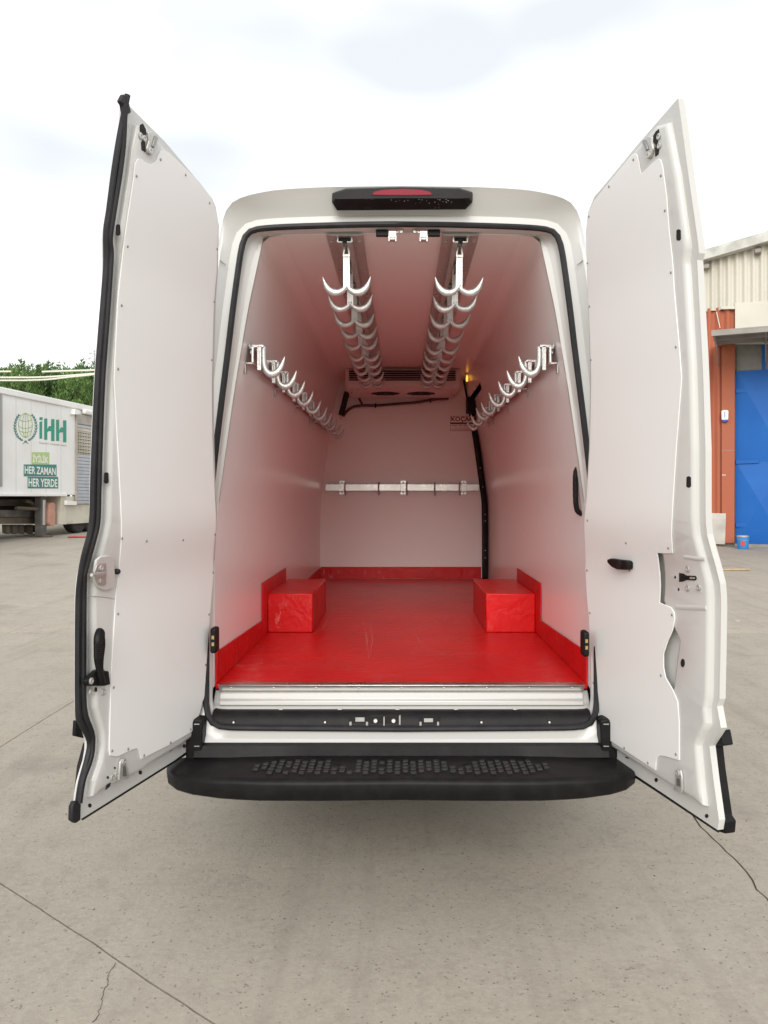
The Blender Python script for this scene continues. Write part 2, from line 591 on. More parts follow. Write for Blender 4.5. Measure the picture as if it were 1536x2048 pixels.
class Surf:
    """An upright sheet through A running along t, facing n; lean(z) bows it. Photo pixels are traced back on to it."""

    def __init__(self, A, t, n, lean=None):
        self.A = Vector((A[0], A[1], 0))
        self.t = Vector((t[0], t[1], 0)).normalized()
        self.n = Vector((n[0], n[1], 0)).normalized()
        self.lean = lean or (lambda z: 0.0)

    def pos(self, s, z, off=0.0):
        p = self.A + self.t * s + self.n * (self.lean(z) + off)
        return Vector((p.x, p.y, z))

    def solve(self, px, py, off=0.0):
        r = Vector(((px - CX) / F, 1.0, 0))
        z = 1.5
        for _ in range(30):
            lam = (self.n.dot(self.A) + self.lean(z) + off) / self.n.dot(r)
            z = CH - (py - CY) / F * lam
        p = r * lam
        s = (p - self.A - self.n * (self.lean(z) + off)).dot(self.t)
        return s, z

    def at(self, px, py, off=0.0):
        s, z = self.solve(px, py, off)
        return self.pos(s, z, off)

    def sz(self, poly, off=0.0):
        return [self.solve(x, y, off) for x, y in poly]

    def plate_sz(self, poly, off0, off1, name, m, parent, step=0.045, **kw):
        bm = bmesh.new()
        fv, ff = fill2d(poly)
        vs = [bm.verts.new((p.x, p.y, off0)) for p in fv]
        for t in ff:
            bm.faces.new([vs[i] for i in t])
        zs = [z for _, z in poly]
        if step:
            z = math.floor(min(zs) / step) * step + step
            while z < max(zs):
                bmesh.ops.bisect_plane(bm, geom=bm.verts[:] + bm.edges[:] + bm.faces[:], plane_co=(0, z, 0), plane_no=(0, 1, 0), dist=1e-4)
                z += step
        r = bmesh.ops.extrude_face_region(bm, geom=bm.faces[:])
        for e in r['geom']:
            if isinstance(e, bmesh.types.BMVert):
                e.co.z = off1
        bmesh.ops.remove_doubles(bm, verts=bm.verts, dist=1e-5)
        for v in bm.verts:
            v.co = self.pos(v.co.x, v.co.y, v.co.z)
        me = bpy.data.meshes.new(name)
        bm.to_mesh(me)
        bm.free()
        return finish(name, me, m, parent, **kw)

    def pressed(self, poly_px, levels, name, m, parent, step=0.045, **kw):
        """a pressed sheet: outline at the first level, then (offset, inset) levels up to a flat top"""
        base = self.sz(poly_px, levels[0][0])
        pl = []
        for i, a in enumerate(base):
            b = base[(i + 1) % len(base)]
            k = max(1, int(math.hypot(b[0] - a[0], b[1] - a[1]) / 0.03))
            pl += [(a[0] + (b[0] - a[0]) * j / k, a[1] + (b[1] - a[1]) * j / k) for j in range(k)]
        n = len(pl)
        area = sum(pl[i][0] * pl[(i + 1) % n][1] - pl[(i + 1) % n][0] * pl[i][1] for i in range(n))
        sg = 1 if area > 0 else -1
        nrm = []
        for i in range(n):
            a, b = pl[i - 2], pl[(i + 2) % n]
            d = Vector((b[0] - a[0], b[1] - a[1])).normalized()
            nrm.append(Vector((-d.y, d.x)) * sg)
        loops = [[(p[0] + q.x * ins, p[1] + q.y * ins, off) for p, q in zip(pl, nrm)] for off, ins in levels]
        bm = bmesh.new()
        bl_ = [[bm.verts.new(v) for v in lp] for lp in loops]
        for A, B in zip(bl_, bl_[1:]):
            for i in range(n):
                bm.faces.new((A[i], A[(i + 1) % n], B[(i + 1) % n], B[i]))
        fv, ff = fill2d([(p[0], p[1]) for p in loops[-1]])
        vs = [bm.verts.new((p.x, p.y, levels[-1][0])) for p in fv]
        for t in ff:
            bm.faces.new([vs[i] for i in t])
        bmesh.ops.remove_doubles(bm, verts=bm.verts, dist=1e-5)
        z = math.floor(min(p[1] for p in pl) / step) * step + step
        while z < max(p[1] for p in pl):
            bmesh.ops.bisect_plane(bm, geom=bm.verts[:] + bm.edges[:] + bm.faces[:], plane_co=(0, z, 0), plane_no=(0, 1, 0), dist=1e-5)
            z += step
        for v in bm.verts:
            v.co = self.pos(v.co.x, v.co.y, v.co.z)
        me = bpy.data.meshes.new(name)
        bm.to_mesh(me)
        bm.free()
        return finish(name, me, m, parent, **kw)

    def plate(self, poly, off0, off1, name, m, parent, **kw):
        return self.plate_sz(self.sz(poly, off1), off0, off1, name, m, parent, **kw)

    def oval(self, cx, cy, rx, ry, off0, off1, name, m, parent, n=14, **kw):
        return self.plate([(cx + rx * math.cos(2 * math.pi * k / n), cy + ry * math.sin(2 * math.pi * k / n)) for k in range(n)],
                          off0, off1, name, m, parent, step=0, **kw)


def quat_z(n):
    return Vector(n).normalized().to_track_quat('Z', 'Y')


def text_mesh(s, height, width, bold=0.0):
    """flat letters as a mesh in the xy plane, scaled to exactly height x width, lower left at 0,0"""
    cu = bpy.data.curves.new('lettering', 'FONT')
    cu.body = s
    cu.size = 1.0
    cu.offset = bold
    cu.resolution_u = 3
    o = bpy.data.objects.new('lettering', cu)
    COL.objects.link(o)
    dg = bpy.context.evaluated_depsgraph_get()
    me = bpy.data.meshes.new_from_object(o.evaluated_get(dg))
    bpy.data.objects.remove(o)
    bpy.data.curves.remove(cu)
    xs = [v.co.x for v in me.vertices]
    ys = [v.co.y for v in me.vertices]
    x0, x1, y0, y1 = min(xs), max(xs), min(ys), max(ys)
    for v in me.vertices:
        v.co.x = (v.co.x - x0) / (x1 - x0) * width
        v.co.y = (v.co.y - y0) / (y1 - y0) * height
        v.co.z = 0
    me.name = 'lettering'
    return me


def text_on(surf, s, px0, py0, px1, py1, off, name, m, parent, bold=0.0):
    """lettering whose box is given by photo pixels (top-left, bottom-right) on a sheet"""
    s0, z1 = surf.solve(px0, py0, off)
    s1, z0 = surf.solve(px1, py1, off)
    me = text_mesh(s, z1 - z0, abs(s1 - s0), bold)
    sg = 1 if s1 > s0 else -1
    for v in me.vertices:
        v.co = surf.pos(s0 + sg * v.co.x, z0 + v.co.y, off)
    return finish(name, me, m, parent, smooth=False, fix=False)


def stroke(mb, pts, w):
    """flat ribbon in the (s,z) plane along pts with half width(s) w -> polygons appended as 2-D (s,z,0)"""
    n = len(pts)
    ws = w if isinstance(w, (list, tuple)) else [w] * n
    L_, R_ = [], []
    for i, p in enumerate(pts):
        a, b = pts[max(i - 1, 0)], pts[min(i + 1, n - 1)]
        d = Vector((b[0] - a[0], b[1] - a[1]))
        d = d.normalized() if d.length else Vector((1, 0))
        q = Vector((-d.y, d.x))
        L_.append((p[0] + q.x * ws[i], p[1] + q.y * ws[i], 0))
        R_.append((p[0] - q.x * ws[i], p[1] - q.y * ws[i], 0))
    mb.grid([L_, R_])


# ------------------------------------------------------------------ ground
def gz(y):
    t = max(0.0, y - 8.0)
    return 0.0275 * (math.sqrt(t * t + 4) - 2) if t > 0 else 0.0


SX0, SX1, SY0, SY1 = -14.0, 14.0, -8.0, 9.0
ys = [-300, -60, SY0 - 0.02, SY0, 0, 4, SY1 - 0.02, SY1] + [9.5 + 0.75 * i for i in range(30)] + [34, 40, 60, 120, 400, 900]
xs = [-900, -300, -90, -40, -20, SX0 - 0.02, SX0, -7, 0, 7, SX1, SX1 + 0.02, 20, 40, 90, 300, 900]
rows = []
for y in ys:
    row = []
    for x in xs:
        inside = SX0 <= x <= SX1 and SY0 <= y < SY1 - 0.001
        row.append((x, y, gz(min(y, 34)) - (0.014 if inside else 0.0)))
    rows.append(row)
ground = MB().grid(rows).build('ground', 'concrete', smooth=True, ang=60, center=False)
tag(ground, 'grey concrete yard around the open van', None, kind='structure')


def joint(p, q, wob, n):
    out = []
    for i in range(n + 1):
        t = i / n
        x = p[0] + (q[0] - p[0]) * t
        y = p[1] + (q[1] - p[1]) * t
        d = pnoise(Vector((x * 3.1, y * 3.1, 2.0))) * wob + pnoise(Vector((x * 11, y * 11, 5.0))) * wob * 0.5
        out.append((x + d, y + d * 0.4))
    return out


JL = joint((-2.40, SY0), (-2.46, SY1), 0.004, 90)                   # left saw cut
JR = joint((1.41, SY0), (1.40, SY1), 0.030, 260)                    # ragged crack on the right
DG0, DG1 = (-2.42, 3.835), (1.405, 0.735)                           # diagonal joint in the foreground
JD = joint(DG0, DG1, 0.006, 110)
GAP = 0.003


def clip(path, y0, y1):
    return [p for p in path if y0 < p[1] < y1]


def slab(poly, i):
    bm = bmesh.new()
    fv, ff = fill2d(poly)
    vs = [bm.verts.new((p.x, p.y, 0)) for p in fv]
    for t in ff:
        bm.faces.new([vs[i] for i in t])
    r = bmesh.ops.extrude_face_region(bm, geom=bm.faces[:])
    for e in r['geom']:
        if isinstance(e, bmesh.types.BMVert):
            e.co.z = -0.05
    me = bpy.data.meshes.new('concrete_slab')
    bm.to_mesh(me)
    bm.free()
    return finish('concrete_slab', me, 'concrete', ground, smooth=False)


def shift(path, dx, dy=0):
    return [(x + dx, y + dy) for x, y in path]


slab([(SX0, SY0)] + shift(JL, -GAP) + [(SX0, SY1)], 0)
slab([(SX1, SY1)] + list(reversed(shift(JR, GAP * 1.4))) + [(SX1, SY0)], 1)
far_l = [p for p in JL if p[1] > DG0[1] + 0.02]
far_r = [p for p in JR if p[1] > DG1[1] + 0.02]
near_l = [p for p in JL if p[1] < DG0[1] - 0.02]
near_r = [p for p in JR if p[1] < DG1[1] - 0.02]
dmid = [p for p in JD if -2.40 < p[0] < 1.36]
slab(shift(dmid, 0.002, 0.0032) + shift(far_r, -GAP * 1.4) + list(reversed(shift(far_l, GAP))), 2)
# the near slab carries a hairline crack that runs out of the diagonal joint
slab([(near_l[0][0] + GAP, SY0), (near_r[0][0] - GAP * 2, SY0)] + shift(near_r[1:], -GAP * 1.4) + list(reversed(shift(dmid, -0.002, -0.0032))) + list(reversed(shift(near_l, GAP))), 3)


def gpt(px, py, z=0.0):
    Y = (CH - z) * F / (py - CY)
    return Vector(((px - CX) * Y / F, Y, z))


ck = [gpt(*p) for p in [(232, 1925), (218, 1952), (214, 1968), (206, 1990), (204, 2008), (199, 2018), (196, 2030), (186, 2046)]]
ck = [p + Vector((random.uniform(-.004, .004), random.uniform(-.004, .004), 0.0015)) for p in smooth_path(ck, 5)]
o = MB().tube(ck, [0.0006 + 0.0012 * abs(pnoise(p * 20)) for p in ck], n=5).build('hairline_crack', 'chassis', ground)


# ------------------------------------------------------------------ van
van = empty('van', (0, 6.0, 0), 'white high-roof panel van seen from behind with both rear doors wide open', 'van')

LEAN = [(0.4, -0.0), (1.24, 0.0), (1.42, 0.043), (1.9, 0.052), (2.28, 0.068), (2.75, 0.135), (2.9, 0.165)]


def lean(z):
    # smoothed table
    return sum(lerp_tab(LEAN, z + d) for d in (-0.05, -0.025, 0, 0.025, 0.05)) / 5


def yrear(z):
    return lerp_tab([(0.4, 3.14), (0.60, 3.15), (0.72, 3.20), (0.95, 3.225)], z) + lean(z)


def unproj(px, py, yf):
    z = 1.5
    for _ in range(30):
        Y = yf(z)
        z = CH - (py - CY) * Y / F
    return ((px - CX) * Y / F, z)


# rear opening, traced along the rubber seal, made symmetric
seal_px = [(803, 449), (720, 450), (640, 452), (560, 455), (515, 459), (499, 465), (489, 478), (483, 500), (476, 545), (459, 680), (444, 800),
           (432, 900), (425, 970), (418, 1090), (411, 1210), (413, 1320), (413, 1400), (416, 1428), (427, 1446), (450, 1453), (520, 1455), (803, 1457)]
half = [unproj(px, py, yrear) for px, py in seal_px]
half = [(min(x, 0.0), z) for x, z in half]
open_loop = smooth_path([(x, z, 0) for x, z in half], 4)
open_loop = [(p.x, p.y) for p in open_loop] + [(-p.x, p.y) for p in reversed(open_loop[1:-1])]
body_half = [(0, 2.812), (0.30, 2.808), (0.50, 2.796), (0.60, 2.778), (0.67, 2.754), (0.715, 2.722), (0.745, 2.665), (0.775, 2.55), (0.85, 2.2), (0.92, 1.8), (0.965, 1.4),
             (0.975, 1.0), (0.965, 0.7), (0.93, 0.53), (0.6, 0.51), (0, 0.51)]
bl = smooth_path([(x, z, 0) for x, z in body_half], 4)
body_loop = [(p.x, p.y) for p in bl] + [(-p.x, p.y) for p in reversed(bl[1:-1])]
cav = [(0, 2.647), (0.3, 2.645), (0.55, 2.64), (0.59, 2.635), (0.645, 2.33), (0.70, 1.98), (0.745, 1.65), (0.768, 1.48), (0.772, 1.2), (0.772, 0.665), (0, 0.665)]
cav_loop = cav + [(-x, z) for x, z in reversed(cav[1:-1])]


def cav_half(z):
    return lerp_tab([(0.6, 0.772), (1.2, 0.772), (1.48, 0.768), (1.65, 0.745), (1.98, 0.70), (2.33, 0.645), (2.635, 0.59), (2.7, 0.575)], z)


C0 = Vector((0, 1.66))


def radial(loop, ang):
    d = Vector((math.sin(ang), math.cos(ang)))
    best = None
    n = len(loop)
    for i in range(n):
        a = Vector(loop[i]) - C0
        b = Vector(loop[(i + 1) % n]) - C0
        e = b - a
        den = d.x * e.y - d.y * e.x
        if abs(den) < 1e-12:
            continue
        t = (a.x * e.y - a.y * e.x) / den
        u = (a.x * d.y - a.y * d.x) / den
        if t > 0 and -1e-6 <= u <= 1 + 1e-6:
            if best is None or t > best:
                best = t
    return C0 + d * best


NA = 240
angs = [2 * math.pi * k / NA for k in range(NA)]
ro = [radial(open_loop, a) for a in angs]
rb_ = [radial(body_loop, a) for a in angs]
rc_ = [radial(cav_loop, a) for a in angs]


def outset(ring, d):
    out = []
    n = len(ring)
    for i, p in enumerate(ring):
        t = (ring[(i + 1) % n] - ring[i - 1]).normalized()
        nn = Vector((-t.y, t.x))
        if nn.dot(p - C0) < 0:
            nn = -nn
        out.append(p + nn * d)
    return out


def ring3(ring, dy, capd=None):
    return [Vector((p.x, yrear(p.y) + dy, p.y)) for p in ring]


def mixr(a, b, t):
    return [p * (1 - t) + q * t for p, q in zip(a, b)]


o1, o2, o3, o4 = outset(ro, 0.012), outset(ro, 0.045), outset(ro, 0.06), outset(ro, 0.078)


def clampr(ring, outer, t=0.995):
    out = []
    for p, q in zip(ring, outer):
        if (p - C0).length > (q - C0).length * t:
            p = C0 + (q - C0) * t
        out.append(p)
    return out


o2, o3, o4 = clampr(o2, rb_, 0.955), clampr(o3, rb_, 0.97), clampr(o4, rb_, 0.98)
def lip(ring, dy, extra):
    # the roof cap overhangs the opening a little
    return [Vector((p.x, yrear(p.y) + dy - extra * min(1, max(0, (p.y - 2.60) / 0.14)), p.y)) for p in ring]


rows = [ring3(rc_, 0.075), ring3(mixr(rc_, ro, 0.6), 0.05), ring3(outset(ro, -0.012), 0.04), ring3(ro, 0.012), ring3(o1, 0.004), ring3(o2, 0.008), ring3(o3, -0.004), ring3(o4, -0.022),
        lip(mixr(o4, rb_, 0.5), -0.022, 0.030), lip(mixr(o4, rb_, 0.85), -0.008, 0.070), lip(mixr(o4, rb_, 0.96), 0.006, 0.070), ring3(rb_, 0.05)]
for Y in (3.7, 4.4, 5.2, 6.0, 6.8, 7.6, 8.2):
    rows.append([Vector((p.x, Y, p.y)) for p in rb_])
for Y, zt, wsc in ((8.7, 2.7, 0.99), (9.1, 2.35, 0.97), (9.5, 1.75, 0.95), (9.75, 1.3, 0.94), (10.25, 1.15, 0.90), (10.4, 0.95, 0.85)):
    rows.append([Vector((p.x * wsc, Y, min(p.y, 0.51 + (p.y - 0.51) / (2.842 - 0.51) * (zt - 0.51)))) for p in rb_])
mb = MB().grid(rows, closed=True)
b0 = len(mb.v)
mb.v.append(Vector((0, 10.42, 0.8)))
n0 = b0 - NA
for k in range(NA):
    mb.f.append([n0 + k, n0 + (k + 1) % NA, b0])
body = mb.build('body_shell', 'white_paint', van, ang=40)

# rubber seal round the opening
sp = [Vector((p.x, yrear(p.y) - 0.004, p.y)) for p in ro]
MB().tube(sp, 0.0125, n=8, closed=True).build('door_seal', 'rubber', van)

# panel seams of the rear corners
for sg in (-1, 1):
    for zz, y0 in ((2.52, 0.0), (2.44, 0.0)):
        pts = []
        for t in (0.0, 0.25, 0.5, 0.75, 1.0):
            a = radial(open_loop, math.atan2(sg * 0.75, zz - C0.y))
            b = radial(body_loop, math.atan2(sg * 0.775, zz - C0.y))
            q = a * (1 - (0.45 + 0.55 * t)) + b * (0.45 + 0.55 * t)
            pts.append((q.x, yrear(q.y) - 0.019 + (0.07 if t == 1.0 else 0.0) + (0.012 if t == 0.75 else 0), q.y))
        if zz > 2.5:
            MB().tube(pts, 0.0022, n=5).build('body_seam', 'screw_steel', van)

# ---- load space lining
BACK = 7.60


def wall_rows(sg, y1, thick=0.0):
    rws = []
    for i in range(25):
        z = 0.74 + (2.645 - 0.74) * i / 24
        x = sg * (cav_half(z) + thick)
        y0 = yrear(z) + 0.072
        rws.append([Vector((x, y0 + (y1 - y0) * k / 10, z)) for k in range(11)])
    return rws


def wall(sg, y1):
    inn, out = wall_rows(sg, y1), wall_rows(sg, y1, 0.03)
    m_ = MB().grid(inn)
    m_.grid(out)
    for k in (0, 10):
        m_.grid([[r[k] for r in inn], [r[k] for r in out]])
    m_.grid([inn[-1], out[-1]])
    return m_.build('wall_lining', 'lining', van, ang=60)


WL = wall(-1, BACK)
tag(WL, 'white plastic lining of the left side wall')
SIDE = 6.35
WR = wall(1, SIDE)
tag(WR, 'white plastic lining of the right side wall, ending at the side door')
# inside of the sliding side door beyond the lining
rws = []
for i in range(20):
    z = 0.74 + (2.44 - 0.74) * i / 19
    rws.append([Vector((cav_half(z) + 0.055, SIDE - 0.05 + (BACK + 0.1 - SIDE + 0.05) * k / 6, z)) for k in range(7)])
sdoor = MB().grid(rws).build('side_door', 'lining', van, ang=60)
rws = []
for i in range(20):
    z = 0.74 + (2.64 - 0.74) * i / 19
    rws.append([Vector((cav_half(z) + d, BACK + 0.06, z)) for d in (-0.05, 0.10)])
MB().grid(rws).build('side_door_jamb', 'dark', van)
sl = [Vector((cav_half(z) + 0.02, BACK - 0.02, z)) for z in [0.76 + 0.075 * i for i in range(19)]]
MB().tube(sl, 0.017, n=8, flat=(0, 1, 0), ratio=1.3).build('side_door_seal', 'rubber', van)
for z in (0.95, 1.02, 1.3, 1.36, 1.62, 1.8):
    MB().lathe([(0.006, 0), (0.004, 0.004), (0, 0.005)], (cav_half(z) + 0.02, BACK - 0.044, z), (0, -1, 0), 8).build('seal_stud', 'galvanised', van)
# upper side panel over the door, dark pocket
rws = [[Vector((cav_half(z) + 0.012, SIDE + (BACK - SIDE) * k / 4, z)) for k in range(5)] for z in (2.45, 2.51, 2.58, 2.642)]
MB().grid(rws).build('corner_panel', 'lining', van)
p0, p1 = P(933, 796, 7.5), P(961, 826, 7.5)
MB().box(p0.x, p1.x, 7.42, 7.58, p1.z, p0.z).build('junction_box', 'black_plastic', van, bevel=0.004)
lamp_p = P(934, 758, 7.2)
lm = MB().lathe([(0.0, -0.004), (0.009, 0), (0.010, 0.03), (0.007, 0.05), (0, 0.055)], (lamp_p.x, lamp_p.y, lamp_p.z - 0.02), (0, 0, 1), 12).build('courtesy_lamp', 'amber', van)
MB().lathe([(0.026, 0), (0.03, 0.01), (0.022, 0.022)], (lamp_p.x, lamp_p.y, lamp_p.z + 0.036), (0, 0, 1), 14).build('lamp_holder', 'galvanised', lm)

# ceiling
def ceil_z(x):
    return 2.647 - 0.012 * (x / 0.59) ** 2


rws = [[Vector((x, y, ceil_z(x))) for x in [-0.60 + 0.1 * i for i in range(13)]] for y in [yrear(2.64) + 0.07] + [3.6 + 0.4 * i for i in range(11)]]
up = [[p + Vector((0, 0, 0.03)) for p in r] for r in rws]
MB().grid(rws).grid(up).grid([rws[0], up[0]]).build('ceiling_lining', 'lining', van, ang=60)

# coved corner mouldings between walls and ceiling
for sg in (-1, 1):
    pts = []
    for y in (3.408, 5.5, BACK if sg < 0 else SIDE):
        pts.append([Vector((sg * (cav_half(2.56) - 0.001), y, 2.56)), Vector((sg * 0.590, y, 2.606)), Vector((sg * 0.562, y, 2.629)), Vector((sg * 0.51, y, 2.6365))])
    MB().grid(pts).build('cove_moulding', 'lining', van, ang=80)

# aluminium edge strip along the rear edge of each wall lining
for sg in (-1, 1):
    a, b = [], []
    for i in range(16):
        z = 1.50 + (2.63 - 1.50) * i / 15
        w_ = 0.010 + 0.034 * i / 15
        x = cav_half(z)
        y = yrear(z) + 0.066
        a.append(Vector((sg * (x + w_), y - 0.012, z)))
        b.append(Vector((sg * (x - 0.002), y + 0.002, z)))
    c = [p + Vector((0, 0.02, 0)) for p in b]
    MB().grid([a, b, c]).build('edge_strip', 'white_paint', van, ang=30)

# bulkhead
bz = [0.74 + 0.06 * i for i in range(33)]
rws = [[Vector((-cav_half(min(z, 2.645)) - 0.01, BACK, min(z, 2.647))), Vector((cav_half(min(z, 2.645)) - 0.008, BACK, min(z, 2.647)))] for z in bz]
up = [[p + Vector((0, 0.04, 0)) for p in r] for r in rws]
mb = MB().grid(rws).grid(up)
mb.grid([[r[1] for r in rws], [r[1] for r in up]])
bulk = mb.build('bulkhead', 'lining', van, ang=60)

# floor
fl = [[Vector((x, y, 0.75)) for x in (-0.768, -0.4, 0, 0.4, 0.768)] for y in (3.305, 4.0, 5.0, 6.0, 7.0, BACK)]
fd = [[p - Vector((0, 0, 0.02)) for p in r] for r in fl]
floor = MB().grid(fl).grid(fd).grid([fl[0], fd[0]]).build('load_floor', 'red_floor', van, ang=60)
tag(floor, 'glossy red load floor')


def skirt(sg, y0, y1, z0, z1, x=None, zt2=None):
    zt2 = zt2 or z1
    x = x or (0.768)
    pts = [(sg * x, y0, z0), (sg * x, y1, z0), (sg * x, y1, zt2), (sg * x, y0, z1)]
    return MB().prism(pts, (-sg * 0.005, 0, 0)).build('floor_skirting', 'red_floor', van, bevel=0.0015)


for sg in (-1, 1):
    BX = 0.507 if sg < 0 else 0.482
    skirt(sg, 3.31, 4.40, 0.752, 0.882, zt2=0.845)
    skirt(sg, 4.401, 5.30, 0.752, 1.05, zt2=1.054)
    skirt(sg, 5.301, BACK if sg < 0 else SIDE, 0.752, 0.855)
    x0, x1 = sorted((sg * BX, sg * 0.7625))
    bx = MB().box(x0, x1, 4.56, 5.37, 0.75, 0.973).build('wheel_arch_box', 'red_floor', van, bevel=0.006, seg=2)
    tag(bx, 'red covered wheel arch box at the %s wall' % ('left' if sg < 0 else 'right'))
MB().box(-0.765, 0.757, BACK - 0.006, BACK - 0.0005, 0.752, 0.862).build('floor_skirting', 'red_floor', van, bevel=0.0015)

# scratches on the floor
for pts in ([(725, 1240), (733, 1270), (738, 1315)], [(742, 1249), (745, 1280), (741, 1312)], [(825, 1248), (838, 1280), (858, 1310)], [(845, 1234), (900, 1218), (945, 1205)],
            [(665, 1205), (760, 1192), (850, 1184)], [(660, 1222), (740, 1206)], [(862, 1200), (930, 1180)], [(946, 1220), (955, 1245), (968, 1262)], [(655, 1234), (645, 1258), (632, 1264)]):
    q = [gpt(x, y, 0.751) for x, y in pts]
    q = smooth_path(q, 6)
    q = [p + Vector((random.uniform(-.003, .003), 0, 0)) for p in q]
    MB().tube(q, [0.0004 + 0.0022 * random.random() ** 2 for _ in q], n=4, flat=(0, 0, 1), ratio=0.3).build('scratch', 'scratch', floor)

# ---- sill
X_ = 0.762
MB().prism([(-X_ + 0.01, 3.325, 0.7525), (-X_ + 0.01, 3.282, 0.7505), (-X_ + 0.01, 3.290, 0.724), (-X_ + 0.01, 3.304, 0.724)], (2 * X_ - 0.02, 0, 0)).build('sill_edge_strip', 'aluminium', van, bevel=0.002)
mb = MB()
mb.prism([(-0.742, 3.292, 0.7235), (-0.742, 3.268, 0.722), (-0.742, 3.264, 0.697), (-0.742, 3.256, 0.692), (-0.742, 3.254, 0.674), (-0.742, 3.30, 0.668)], (1.484, 0, 0))
mb.build('sill_profile', 'matte_alu', van, bevel=0.003)
mb = MB()
mb.prism([(-0.775, 3.33, 0.722), (-0.775, 3.285, 0.674), (-0.775, 3.25, 0.669), (-0.775, 3.20, 0.655), (-0.775, 3.19, 0.60), (-0.775, 3.33, 0.58)], (1.55, 0, 0))
mb.build('sill', 'white_paint', van, bevel=0.004)
for i in range(9):
    x = -0.70 + 1.40 * i / 8
    MB().lathe([(0.004, 0), (0.003, 0.002), (0, 0.003)], (x, 3.286, 0.738), (0, -1, 0.1), 8).build('rivet', 'galvanised', van)
cx_ = [-0.752, -0.735, -0.70, -0.3, 0.3, 0.70, 0.735, 0.752]
rws = []
for x in cx_:
    e = 0.018 if abs(x) > 0.745 else (0.006 if abs(x) > 0.73 else 0)
    rws.append([Vector((x, 3.222 + e, 0.668)), Vector((x, 3.205, 0.6695)), Vector((x, 3.185, 0.664)), Vector((x, 3.166, 0.640)), Vector((x, 3.160, 0.618)), Vector((x, 3.20, 0.612))])
cover = MB().grid(rws).build('sill_cover', 'black_plastic', van, ang=50)


def cov(px, py, off=0.0):
    # a point on the sloping face of the sill cover
    Y = 3.166 - 0.006 * (py - 1440) / 12 - off
    return P(px, py, Y)


def cbox(x0, y0, x1, y1, name, m, d=0.006, **kw):
    a, b = cov(x0, y0, 0.001), cov(x1, y1, 0.001)
    yv = (a.y + b.y) / 2
    return MB().box(a.x, b.x, yv - d, yv + 0.006, b.z, a.z).build(name, m, cover, **kw)


cbox(698, 1433, 738, 1452, 'latch_recess', 'dark', 0.001)
cbox(739, 1430, 767, 1453, 'catch_plate', 'dark', 0.002)
cbox(770, 1430, 800, 1453, 'catch_plate', 'dark', 0.002)
cbox(838, 1435, 880, 1453, 'latch_recess', 'dark', 0.001)
cbox(711, 1434, 729, 1443, 'catch', 'galvanised', 0.004)
cbox(848, 1436, 866, 1444, 'catch', 'galvanised', 0.004)
for x in (699, 732, 839, 874):
    cbox(x, 1443, x + 4, 1451, 'catch_claw', 'galvanised', 0.005)
cbox(767, 1433, 769.5, 1452, 'catch_divider', 'galvanised', 0.012)
cbox(798, 1430, 801, 1450, 'catch_divider', 'galvanised', 0.004)
for x in (751, 787):
    a = cov(x, 1442, 0.002)
    MB().lathe([(0.009, 0), (0.009, 0.003), (0.006, 0.006), (0.0, 0.006)], a, (0, -1, 0.2), 12).build('bolt', 'galvanised', cover)
for x in (467, 650, 963, 1099):
    a = cov(x, 1441, 0.0)
    MB().lathe([(0.0095, 0), (0.0085, 0.002), (0.0, 0.002)], a, (0, -1, 0.3), 12).build('drain_hole', 'dark', cover)
    a = cov(x, 1445, 0.003)
    MB().lathe([(0.005, 0), (0.004, 0.002), (0.0, 0.003)], a, (0, -1, 0.3), 8).build('clip_pin', 'galvanised', cover)
for x in (562, 680, 795, 912, 1030):
    a = P(x, 1424, 3.205)
    MB().box(a.x - 0.009, a.x + 0.009, 3.198, 3.212, 0.6695, 0.676).build('cover_clip', 'galvanised', cover, bevel=0.002)

# contact plates on the pillars, grab handle, top strikers
for x, y0, y1 in ((428, 1255, 1306), (1171, 1262, 1313)):
    a, b = P(x - 6.5, y0, 3.19), P(x + 6.5, y1, 3.19)
    cp = MB().box(a.x, b.x, 3.172, 3.235, b.z, a.z).build('contact_plate', 'black_plastic', van, bevel=0.010, seg=3)
    for f_ in (0.36, 0.62):
        zc = a.z + (b.z - a.z) * f_
        MB().box(a.x + 0.008, b.x - 0.008, 3.169, 3.173, zc - 0.007, zc + 0.007).build('contact', 'brass', cp)

hp = [(1179, 930), (1162, 935), (1152, 943), (1151, 985), (1153, 1016), (1160, 1026), (1180, 1034)]
hp = [P(x, y, 3.42) for x, y in hp]
gh = MB().tube(smooth_path(hp, 3), 0.0115, n=8, flat=(0, 1, 0), ratio=1.5).build('grab_handle', 'black_plastic', van)
tag(gh, 'black grab handle on the right wall by the door opening')
for k in range(5):
    z = hp[2].z + (hp[4].z - hp[2].z) * (k + 0.7) / 5.6
    MB().tube([(hp[3].x, 3.42, z - 0.0015), (hp[3].x, 3.42, z + 0.0015)], 0.0128, n=8, flat=(0, 1, 0), ratio=1.48).build('grip_rib', 'rubber', gh)

